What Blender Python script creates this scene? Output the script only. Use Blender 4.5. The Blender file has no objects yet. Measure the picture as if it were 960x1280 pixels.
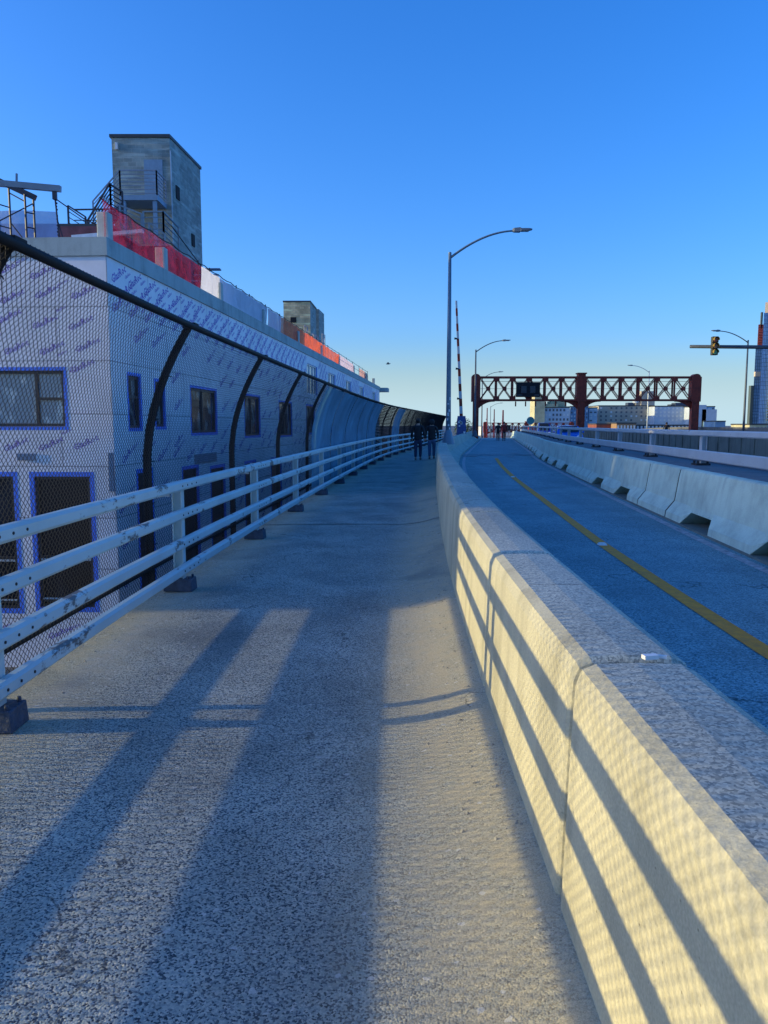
import bpy, bmesh, math, random
import numpy as np
from mathutils import Vector, Matrix
random.seed(7)
sc = bpy.context.scene
COL = sc.collection
R = math.radians

# ------------------------------------------------------------------ camera
H = 1.55
cam_d = bpy.data.cameras.new("camera")
cam = bpy.data.objects.new("camera", cam_d)
COL.objects.link(cam)
cam.location = (0, 0, H)
cam.rotation_euler = (R(90) - math.atan(109 / 961.0), 0, 0)
cam_d.sensor_fit = 'VERTICAL'
cam_d.sensor_height = 36
cam_d.sensor_width = 27
cam_d.lens = 961 / 1280 * 36
cam_d.clip_start = 0.05
cam_d.clip_end = 6000
sc.camera = cam

# ------------------------------------------------------------------ light
SUN_EL = 7.8
SUN_AZ = 1.5          # the light travels along +X, turned this far towards +Y
world = bpy.data.worlds.new("World")
sc.world = world
world.use_nodes = True
nt = world.node_tree
bg = nt.nodes["Background"]
sky = nt.nodes.new("ShaderNodeTexSky")
sky.sky_type = 'NISHITA'
sky.sun_disc = False
sky.sun_elevation = R(SUN_EL)
sky.sun_rotation = R(-90 - SUN_AZ)
sky.air_density = 1.0
sky.dust_density = 1.7
sky.ozone_density = 3.0
hsv = nt.nodes.new("ShaderNodeHueSaturation")
hsv.inputs["Saturation"].default_value = 1.25
hsv.inputs["Value"].default_value = 1.0
nt.links.new(sky.outputs[0], hsv.inputs["Color"])
tint = nt.nodes.new("ShaderNodeMix"); tint.data_type = 'RGBA'; tint.blend_type = 'MULTIPLY'
tint.inputs[0].default_value = 1.0
tint.inputs[7].default_value = (1.68, 2.06, 3.15, 1)
nt.links.new(hsv.outputs[0], tint.inputs[6])
# pale haze low over the city
wtc = nt.nodes.new("ShaderNodeTexCoord"); wsep = nt.nodes.new("ShaderNodeSeparateXYZ")
nt.links.new(wtc.outputs["Generated"], wsep.inputs[0])
wmr = nt.nodes.new("ShaderNodeMapRange"); wmr.interpolation_type = 'SMOOTHERSTEP'
wmr.inputs[1].default_value = 0.0; wmr.inputs[2].default_value = 0.12; wmr.inputs[3].default_value = 0.92; wmr.inputs[4].default_value = 0.0
nt.links.new(wsep.outputs[2], wmr.inputs[0])
haze = nt.nodes.new("ShaderNodeMix"); haze.data_type = 'RGBA'
haze.inputs[7].default_value = (3.8, 5.3, 6.0, 1)
nt.links.new(wmr.outputs[0], haze.inputs[0]); nt.links.new(tint.outputs[2], haze.inputs[6])
nt.links.new(haze.outputs[2], bg.inputs[0])
bg.inputs[1].default_value = 0.15

sd = bpy.data.lights.new("sun", 'SUN')
sd.energy = 5.0
sd.angle = R(0.42)
sd.color = (1.0, 0.80, 0.37)
so = bpy.data.objects.new("sun", sd)
COL.objects.link(so)
so.location = (-30, 0, 12)
sdir = Vector((math.cos(R(SUN_EL)) * math.cos(R(SUN_AZ)), math.cos(R(SUN_EL)) * math.sin(R(SUN_AZ)), -math.sin(R(SUN_EL))))
so.rotation_euler = sdir.to_track_quat('-Z', 'Y').to_euler()

sc.view_settings.view_transform = 'Standard'
sc.view_settings.look = 'None'
sc.view_settings.exposure = 0
sc.view_settings.gamma = 1
sc.render.engine = 'CYCLES'
sc.cycles.use_denoising = True
sc.cycles.max_bounces = 6
sc.cycles.transparent_max_bounces = 16
sc.cycles.sample_clamp_indirect = 6

# ------------------------------------------------------------------ materials
def ramp(n, pts):
    cr = n.color_ramp
    while len(cr.elements) < len(pts):
        cr.elements.new(0.5)
    for e, (p, c) in zip(cr.elements, pts):
        e.position = p
        e.color = (*c, 1)

MATS = {}
def mat(name, col, rough=0.7, metal=0.0, var=0.15, scale=3.0, detail=6, bump=0.0, bscale=40.0, spec=0.4, col2=None, stretch=None):
    """a plain surface with uneven colour, roughness and relief"""
    m = bpy.data.materials.new(name)
    m.use_nodes = True
    t = m.node_tree
    b = t.nodes["Principled BSDF"]
    b.inputs["Metallic"].default_value = metal
    b.inputs["Specular IOR Level"].default_value = spec
    tc = t.nodes.new("ShaderNodeTexCoord")
    vec = tc.outputs["Object"]
    if stretch:
        mp = t.nodes.new("ShaderNodeMapping")
        mp.inputs["Scale"].default_value = stretch
        t.links.new(vec, mp.inputs[0])
        vec = mp.outputs[0]
    n = t.nodes.new("ShaderNodeTexNoise")
    n.inputs["Scale"].default_value = scale
    n.inputs["Detail"].default_value = detail
    n.inputs["Roughness"].default_value = 0.65
    t.links.new(vec, n.inputs["Vector"])
    r = t.nodes.new("ShaderNodeValToRGB")
    lo = tuple(c * (1 - var) for c in col) if col2 is None else col2
    hi = tuple(min(1, c * (1 + var)) for c in col)
    ramp(r, [(0.32, lo), (0.68, hi)])
    t.links.new(n.outputs["Fac"], r.inputs[0])
    t.links.new(r.outputs[0], b.inputs["Base Color"])
    mr = t.nodes.new("ShaderNodeMapRange")
    mr.inputs[3].default_value = max(0.02, rough - 0.1)
    mr.inputs[4].default_value = min(1, rough + 0.1)
    t.links.new(n.outputs["Fac"], mr.inputs[0])
    t.links.new(mr.outputs[0], b.inputs["Roughness"])
    if bump > 0:
        n2 = t.nodes.new("ShaderNodeTexNoise")
        n2.inputs["Scale"].default_value = bscale
        n2.inputs["Detail"].default_value = 5
        t.links.new(tc.outputs["Object"], n2.inputs["Vector"])
        bp = t.nodes.new("ShaderNodeBump")
        bp.inputs["Strength"].default_value = bump
        bp.inputs["Distance"].default_value = 0.02
        t.links.new(n2.outputs["Fac"], bp.inputs["Height"])
        t.links.new(bp.outputs[0], b.inputs["Normal"])
    MATS[name] = m
    return m

class N:
    """tiny helper to wire nodes"""
    def __init__(s, m):
        s.m = m; m.use_nodes = True; s.t = m.node_tree; s.b = s.t.nodes["Principled BSDF"]
        s.tc = s.t.nodes.new("ShaderNodeTexCoord")
    def new(s, kind, **kw):
        n = s.t.nodes.new(kind)
        for k, v in kw.items():
            if k in ("ins",):
                for a, bb in v.items():
                    if hasattr(bb, "is_linked") or isinstance(bb, bpy.types.NodeSocket):
                        s.t.links.new(bb, n.inputs[a])
                    else:
                        n.inputs[a].default_value = bb
            else:
                setattr(n, k, v)
        return n
    def math(s, op, a, b=0.0, clamp=False):
        n = s.t.nodes.new("ShaderNodeMath"); n.operation = op; n.use_clamp = clamp
        for i, v in enumerate((a, b)):
            if isinstance(v, bpy.types.NodeSocket): s.t.links.new(v, n.inputs[i])
            else: n.inputs[i].default_value = v
        return n.outputs[0]
    def mix(s, f, a, b, mode='MIX'):
        n = s.t.nodes.new("ShaderNodeMix"); n.data_type = 'RGBA'; n.blend_type = mode
        for i, v in ((0, f), (6, a), (7, b)):
            if isinstance(v, bpy.types.NodeSocket): s.t.links.new(v, n.inputs[i])
            else: n.inputs[i].default_value = v if i == 0 else (*v, 1)
        return n.outputs[2]
    def link(s, a, b): s.t.links.new(a, b)

def m_walk():
    m = bpy.data.materials.new("exposed aggregate concrete"); n = N(m)
    P = n.tc.outputs["Object"]
    v = n.new("ShaderNodeTexVoronoi", ins={"Vector": P, "Scale": 160.0, "Randomness": 1.0})
    v2 = n.new("ShaderNodeTexVoronoi", ins={"Vector": P, "Scale": 62.0})
    big = n.new("ShaderNodeTexNoise", ins={"Vector": P, "Scale": 1.3, "Detail": 6.0, "Roughness": 0.6})
    med = n.new("ShaderNodeTexNoise", ins={"Vector": P, "Scale": 9.0, "Detail": 5.0})
    fine = n.new("ShaderNodeTexNoise", ins={"Vector": P, "Scale": 260.0, "Detail": 2.0})
    sep = n.new("ShaderNodeSeparateColor", ins={0: v.outputs["Color"]})
    cr = n.new("ShaderNodeValToRGB"); ramp(cr, [(0.0, (.045, .06, .075)), (0.20, (.14, .17, .18)), (0.40, (.38, .44, .40)), (0.75, (.51, .55, .46)), (1.0, (.70, .69, .57))])
    n.link(sep.outputs[0], cr.inputs[0])
    mr = n.new("ShaderNodeMapRange", ins={0: big.outputs["Fac"], 1: 0.3, 2: 0.7, 3: 0.66, 4: 1.12})
    col = n.mix(1.0, cr.outputs[0], mr.outputs[0], 'MULTIPLY')
    dirt = n.new("ShaderNodeMapRange", ins={0: med.outputs["Fac"], 1: 0.52, 2: 0.78, 3: 0.0, 4: 0.35})
    col = n.mix(dirt.outputs[0], col, (.28, .26, .20))
    # fine sand gathers at both edges of the path
    uvn = n.new("ShaderNodeUVMap"); uvn.uv_map = "across"
    sx = n.new("ShaderNodeSeparateXYZ", ins={0: uvn.outputs[0]})
    e1 = n.new("ShaderNodeMapRange", ins={0: sx.outputs[0], 1: -0.75, 2: -0.35, 3: 0.0, 4: 0.9})
    e2 = n.new("ShaderNodeMapRange", ins={0: sx.outputs[0], 1: -2.05, 2: -2.45, 3: 0.0, 4: 0.75})
    e = n.math('ADD', e1.outputs[0], e2.outputs[0])
    nb = n.new("ShaderNodeMapRange", ins={0: med.outputs["Fac"], 1: 0.3, 2: 0.65, 3: 0.55, 4: 1.0})
    e = n.math('MULTIPLY', e, nb.outputs[0], True)
    sand = n.new("ShaderNodeValToRGB"); ramp(sand, [(0.3, (.42, .37, .25)), (0.7, (.66, .58, .39))])
    n.link(fine.outputs["Fac"], sand.inputs[0])
    col = n.mix(e, col, sand.outputs[0])
    # long hairline cracks and old wet stains
    wob = n.new("ShaderNodeTexNoise", ins={"Vector": P, "Scale": 2.2, "Detail": 4.0})
    wv = n.new("ShaderNodeVectorMath", operation='ADD'); n.link(P, wv.inputs[0]); n.link(wob.outputs["Color"], wv.inputs[1])
    ck = n.new("ShaderNodeTexVoronoi", feature='DISTANCE_TO_EDGE', ins={"Vector": wv.outputs[0], "Scale": 0.42})
    ckm = n.new("ShaderNodeMapRange", ins={0: ck.outputs["Distance"], 1: 0.0, 2: 0.004, 3: 0.75, 4: 0.0})
    ckb = n.math('MULTIPLY', ckm.outputs[0], n.math('GREATER_THAN', big.outputs["Fac"], 0.5))
    col = n.mix(ckb, col, (.07, .075, .07))
    st1 = n.new("ShaderNodeTexNoise", ins={"Vector": P, "Scale": 0.55, "Detail": 5.0, "Distortion": 1.2})
    stm = n.new("ShaderNodeMapRange", ins={0: st1.outputs["Fac"], 1: 0.55, 2: 0.68, 3: 0.0, 4: 0.42})
    col = n.mix(stm.outputs[0], col, (.13, .15, .15))
    wh = n.new("ShaderNodeSeparateColor", ins={0: v2.outputs["Color"]})
    flake = n.math('GREATER_THAN', wh.outputs[1], 0.994)
    col = n.mix(n.math('MULTIPLY', flake, 0.6), col, (.7, .7, .64))
    n.link(col, n.b.inputs["Base Color"])
    n.b.inputs["Roughness"].default_value = 0.85
    n.b.inputs["Specular IOR Level"].default_value = 0.25
    # relief: stones and brushed grooves running across the path
    w = n.new("ShaderNodeTexWave", wave_type='BANDS', bands_direction='Y', ins={"Vector": P, "Scale": 12.5, "Distortion": 3.5, "Detail": 3.0, "Detail Scale": 2.0, "Detail Roughness": 0.6})
    hgt = n.math('MULTIPLY', sep.outputs[1], 0.55)
    hgt = n.math('ADD', hgt, n.math('MULTIPLY', v.outputs["Distance"], -0.5))
    hgt = n.math('ADD', hgt, n.math('MULTIPLY', w.outputs["Fac"], 0.95))
    hgt = n.math('ADD', hgt, n.math('MULTIPLY', med.outputs["Fac"], 1.2))
    flat = n.math('SUBTRACT', 1.0, n.math('MULTIPLY', e, 0.45))
    hgt = n.math('MULTIPLY', hgt, flat)
    bp = n.new("ShaderNodeBump", ins={"Strength": 0.85, "Distance": 0.0055, "Height": hgt})
    n.link(bp.outputs[0], n.b.inputs["Normal"])
    return m

def m_asphalt(name, c0, c1, vs=90.0, wear=.5):
    m = bpy.data.materials.new(name); n = N(m)
    P = n.tc.outputs["Object"]
    v = n.new("ShaderNodeTexVoronoi", ins={"Vector": P, "Scale": vs})
    big = n.new("ShaderNodeTexNoise", ins={"Vector": P, "Scale": 0.7, "Detail": 7.0, "Roughness": 0.65})
    sep = n.new("ShaderNodeSeparateColor", ins={0: v.outputs["Color"]})
    cr = n.new("ShaderNodeValToRGB"); ramp(cr, [(0.0, c0), (1.0, c1)])
    n.link(sep.outputs[0], cr.inputs[0])
    mr = n.new("ShaderNodeMapRange", ins={0: big.outputs["Fac"], 1: 0.3, 2: 0.7, 3: 0.72, 4: 1.2})
    col = n.mix(1.0, cr.outputs[0], mr.outputs[0], 'MULTIPLY')
    # wear along the direction of travel, patches and fine cracks
    mp = n.new("ShaderNodeMapping", ins={0: P, "Scale": (2.2, 0.10, 1.0)})
    tr = n.new("ShaderNodeTexNoise", ins={"Vector": mp.outputs[0], "Scale": 1.0, "Detail": 5.0, "Distortion": 0.4})
    tm = n.new("ShaderNodeMapRange", ins={0: tr.outputs["Fac"], 1: 0.5, 2: 0.7, 3: 0.0, 4: wear})
    col = n.mix(tm.outputs[0], col, tuple(q * .45 for q in c1))
    wob = n.new("ShaderNodeTexNoise", ins={"Vector": P, "Scale": 1.6, "Detail": 5.0})
    wv = n.new("ShaderNodeVectorMath", operation='ADD'); n.link(P, wv.inputs[0]); n.link(wob.outputs["Color"], wv.inputs[1])
    ck = n.new("ShaderNodeTexVoronoi", feature='DISTANCE_TO_EDGE', ins={"Vector": wv.outputs[0], "Scale": 0.35})
    cm = n.new("ShaderNodeMapRange", ins={0: ck.outputs["Distance"], 1: 0.0, 2: 0.005, 3: 0.8, 4: 0.0})
    cb = n.math('MULTIPLY', cm.outputs[0], n.math('GREATER_THAN', big.outputs["Fac"], 0.47))
    col = n.mix(cb, col, tuple(q * .25 for q in c0))
    n.link(col, n.b.inputs["Base Color"])
    n.b.inputs["Roughness"].default_value = 0.75
    n.b.inputs["Specular IOR Level"].default_value = 0.35
    w = n.new("ShaderNodeTexWave", wave_type='BANDS', bands_direction='Y', ins={"Vector": P, "Scale": 6.0, "Distortion": 2.0, "Detail": 2.0})
    h = n.math('ADD', sep.outputs[1], n.math('MULTIPLY', w.outputs["Fac"], 1.0))
    bp = n.new("ShaderNodeBump", ins={"Strength": 0.6, "Distance": 0.006, "Height": h})
    n.link(bp.outputs[0], n.b.inputs["Normal"])
    return m

def m_concrete(name, col, stain=0.5, pit=True, bump=0.35):
    m = bpy.data.materials.new(name); n = N(m)
    P = n.tc.outputs["Object"]
    big = n.new("ShaderNodeTexNoise", ins={"Vector": P, "Scale": 1.6, "Detail": 8.0, "Roughness": 0.62})
    mp = n.new("ShaderNodeMapping", ins={0: P, "Scale": (4.0, 4.0, 0.35)})
    st = n.new("ShaderNodeTexNoise", ins={"Vector": mp.outputs[0], "Scale": 1.5, "Detail": 5.0})
    fine = n.new("ShaderNodeTexNoise", ins={"Vector": P, "Scale": 120.0, "Detail": 3.0})
    cr = n.new("ShaderNodeValToRGB"); ramp(cr, [(0.3, tuple(c * .72 for c in col)), (0.5, col), (0.75, tuple(min(1, c * 1.12) for c in col))])
    n.link(big.outputs["Fac"], cr.inputs[0])
    f = n.new("ShaderNodeMapRange", ins={0: st.outputs["Fac"], 1: 0.5, 2: 0.75, 3: 0.0, 4: stain})
    c = n.mix(f.outputs[0], cr.outputs[0], tuple(c * .55 for c in col))
    g = n.new("ShaderNodeMapRange", ins={0: fine.outputs["Fac"], 1: 0.3, 2: 0.7, 3: 0.86, 4: 1.1})
    c = n.mix(1.0, c, g.outputs[0], 'MULTIPLY')
    h = fine.outputs["Fac"]
    if pit:
        v = n.new("ShaderNodeTexVoronoi", ins={"Vector": P, "Scale": 26.0})
        pm = n.new("ShaderNodeMapRange", ins={0: v.outputs["Distance"], 1: 0.03, 2: 0.10, 3: 1.0, 4: 0.0})
        sp = n.new("ShaderNodeSeparateColor", ins={0: v.outputs["Color"]})
        pick = n.math('GREATER_THAN', sp.outputs[0], 0.62)
        pk = n.math('MULTIPLY', pm.outputs[0], pick)
        c = n.mix(n.math('MULTIPLY', pk, 0.9), c, tuple(q * .3 for q in col))
        h = n.math('SUBTRACT', h, n.math('MULTIPLY', pk, 1.5))
    n.link(c, n.b.inputs["Base Color"])
    n.b.inputs["Roughness"].default_value = 0.85
    n.b.inputs["Specular IOR Level"].default_value = 0.25
    bp = n.new("ShaderNodeBump", ins={"Strength": bump, "Distance": 0.006, "Height": h})
    n.link(bp.outputs[0], n.b.inputs["Normal"])
    return m

def m_paint(name, col, chip, chipcol, rough=0.45, metal=0.0, scale=9.0):
    """painted steel, chipped and streaked"""
    m = bpy.data.materials.new(name); n = N(m)
    P = n.tc.outputs["Object"]
    mp = n.new("ShaderNodeMapping", ins={0: P, "Scale": (1.0, 0.45, 1.0)})
    a = n.new("ShaderNodeTexNoise", ins={"Vector": mp.outputs[0], "Scale": scale, "Detail": 9.0, "Roughness": 0.72})
    b = n.new("ShaderNodeTexNoise", ins={"Vector": P, "Scale": 1.7, "Detail": 4.0})
    s = n.math('ADD', n.math('MULTIPLY', a.outputs["Fac"], 0.65), n.math('MULTIPLY', b.outputs["Fac"], 0.5))
    f = n.new("ShaderNodeMapRange", ins={0: s, 1: chip, 2: chip + 0.03, 3: 0.0, 4: 0.9})
    cr = n.new("ShaderNodeValToRGB"); ramp(cr, [(0.3, tuple(c * .8 for c in col)), (0.7, col)])
    n.link(b.outputs["Fac"], cr.inputs[0])
    c = n.mix(f.outputs[0], cr.outputs[0], chipcol)
    n.link(c, n.b.inputs["Base Color"])
    n.b.inputs["Roughness"].default_value = rough
    n.b.inputs["Metallic"].default_value = metal
    bp = n.new("ShaderNodeBump", ins={"Strength": 0.25, "Distance": 0.004, "Height": n.math('SUBTRACT', 1.0, f.outputs[0])})
    n.link(bp.outputs[0], n.b.inputs["Normal"])
    return m

def m_block(name, col, mortar, bw=0.4, bh=0.2, var=0.35):
    m = bpy.data.materials.new(name); n = N(m)
    uv = n.tc.outputs["UV"]
    b = n.new("ShaderNodeTexBrick", ins={"Vector": uv, "Scale": 1.0, "Brick Width": bw, "Row Height": bh, "Mortar Size": 0.012, "Bias": 0.0})
    b.inputs["Color1"].default_value = (*tuple(c * (1 - var) for c in col), 1)
    b.inputs["Color2"].default_value = (*tuple(c * (1 + var) for c in col), 1)
    b.inputs["Mortar"].default_value = (*mortar, 1)
    ns = n.new("ShaderNodeTexNoise", ins={"Vector": uv, "Scale": 0.7, "Detail": 8.0, "Roughness": 0.7})
    mp = n.new("ShaderNodeMapping", ins={0: uv, "Scale": (0.6, 5.0, 1.0)})
    ns2 = n.new("ShaderNodeTexNoise", ins={"Vector": mp.outputs[0], "Scale": 1.0, "Detail": 6.0})
    f = n.new("ShaderNodeMapRange", ins={0: ns.outputs["Fac"], 1: 0.3, 2: 0.7, 3: 0.55, 4: 1.3})
    c = n.mix(1.0, b.outputs["Color"], f.outputs[0], 'MULTIPLY')
    f2 = n.new("ShaderNodeMapRange", ins={0: ns2.outputs["Fac"], 1: 0.56, 2: 0.68, 3: 0.0, 4: 0.6})
    c = n.mix(f2.outputs[0], c, tuple(min(1, q * 1.9) for q in col))
    n.link(c, n.b.inputs["Base Color"])
    n.b.inputs["Roughness"].default_value = 0.9
    bp = n.new("ShaderNodeBump", ins={"Strength": 0.4, "Distance": 0.01, "Height": b.outputs["Fac"]})
    bp.invert = True
    n.link(bp.outputs[0], n.b.inputs["Normal"])
    return m

def m_sheathing(name, col):
    """glass-mat boards: pale, joints between 1.22 x 2.44 boards, fastener dots"""
    m = bpy.data.materials.new(name); n = N(m)
    uv = n.tc.outputs["UV"]
    b = n.new("ShaderNodeTexBrick", ins={"Vector": uv, "Scale": 1.0, "Brick Width": 2.44, "Row Height": 1.22, "Mortar Size": 0.012})
    b.inputs["Color1"].default_value = (*tuple(c * .95 for c in col), 1)
    b.inputs["Color2"].default_value = (*tuple(c * 1.04 for c in col), 1)
    b.inputs["Mortar"].default_value = (*tuple(c * .45 for c in col), 1)
    ns = n.new("ShaderNodeTexNoise", ins={"Vector": uv, "Scale": 0.9, "Detail": 7.0, "Roughness": 0.65})
    f = n.new("ShaderNodeMapRange", ins={0: ns.outputs["Fac"], 1: 0.3, 2: 0.7, 3: 0.86, 4: 1.06})
    c = n.mix(1.0, b.outputs["Color"], f.outputs[0], 'MULTIPLY')
    n.link(c, n.b.inputs["Base Color"])
    n.b.inputs["Roughness"].default_value = 0.8
    return m

def m_glass(name, tint, scale=1.2, bright=(.5, .5, .45), rough=.08, spec=.7):
    """window glass; a dim room and pale reflections are painted into its colour"""
    m = bpy.data.materials.new(name); n = N(m)
    uv = n.tc.outputs["UV"]
    mp = n.new("ShaderNodeMapping", ins={0: uv, "Scale": (1.6, 0.8, 1.0)})
    ns = n.new("ShaderNodeTexNoise", ins={"Vector": mp.outputs[0], "Scale": scale, "Detail": 3.0, "Distortion": 0.6})
    cr = n.new("ShaderNodeValToRGB"); ramp(cr, [(0.52, tint), (0.62, bright)])
    n.link(ns.outputs["Fac"], cr.inputs[0])
    n.link(cr.outputs[0], n.b.inputs["Base Color"])
    n.b.inputs["Roughness"].default_value = rough
    n.b.inputs["Specular IOR Level"].default_value = spec
    return m

def m_net(name, col, alpha, fold=2.0, var=0.35, glow=0.4):
    """woven sheet, see-through to a degree, hanging in folds"""
    m = bpy.data.materials.new(name); n = N(m)
    uv = n.tc.outputs["UV"]
    ns = n.new("ShaderNodeTexNoise", ins={"Vector": uv, "Scale": fold, "Detail": 6.0, "Roughness": 0.65, "Distortion": 0.5})
    cr = n.new("ShaderNodeValToRGB"); ramp(cr, [(0.3, tuple(c * (1 - var) for c in col)), (0.7, tuple(min(1, c * (1 + var)) for c in col))])
    n.link(ns.outputs["Fac"], cr.inputs[0])
    n.link(cr.outputs[0], n.b.inputs["Base Color"])
    n.b.inputs["Roughness"].default_value = 0.7
    bp = n.new("ShaderNodeBump", ins={"Strength": 0.8, "Distance": 0.08, "Height": ns.outputs["Fac"]})
    n.link(bp.outputs[0], n.b.inputs["Normal"])
    tl = n.new("ShaderNodeBsdfTranslucent"); n.link(cr.outputs[0], tl.inputs[0]); n.link(bp.outputs[0], tl.inputs["Normal"])
    cl = n.new("ShaderNodeMixShader"); cl.inputs[0].default_value = glow; n.link(n.b.outputs[0], cl.inputs[1]); n.link(tl.outputs[0], cl.inputs[2])
    n.link(cl.outputs[0], n.t.nodes["Material Output"].inputs[0])
    if alpha < 1:
        tr = n.new("ShaderNodeBsdfTransparent")
        mx = n.new("ShaderNodeMixShader")
        a = n.new("ShaderNodeMapRange", ins={0: ns.outputs["Fac"], 1: 0.3, 2: 0.7, 3: max(0, alpha - .12), 4: min(1, alpha + .12)})
        n.link(a.outputs[0], mx.inputs[0]); n.link(tr.outputs[0], mx.inputs[1]); n.link(cl.outputs[0], mx.inputs[2])
        n.link(mx.outputs[0], n.t.nodes["Material Output"].inputs[0])
    return m

def m_curtain(name, c1, c2, fw=1.5, fh=3.5, rough=0.15):
    m = bpy.data.materials.new(name); n = N(m)
    uv = n.tc.outputs["UV"]
    b = n.new("ShaderNodeTexBrick", ins={"Vector": uv, "Scale": 1.0, "Brick Width": fw, "Row Height": fh, "Mortar Size": 0.25})
    b.offset = 0
    b.inputs["Color1"].default_value = (*c1, 1); b.inputs["Color2"].default_value = (*tuple(c * 1.25 for c in c1), 1)
    b.inputs["Mortar"].default_value = (*c2, 1)
    ns = n.new("ShaderNodeTexNoise", ins={"Vector": uv, "Scale": 0.05, "Detail": 3.0})
    f = n.new("ShaderNodeMapRange", ins={0: ns.outputs["Fac"], 1: 0.3, 2: 0.7, 3: 0.8, 4: 1.15})
    n.link(n.mix(1.0, b.outputs["Color"], f.outputs[0], 'MULTIPLY'), n.b.inputs["Base Color"])
    n.b.inputs["Roughness"].default_value = rough
    return m

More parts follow.
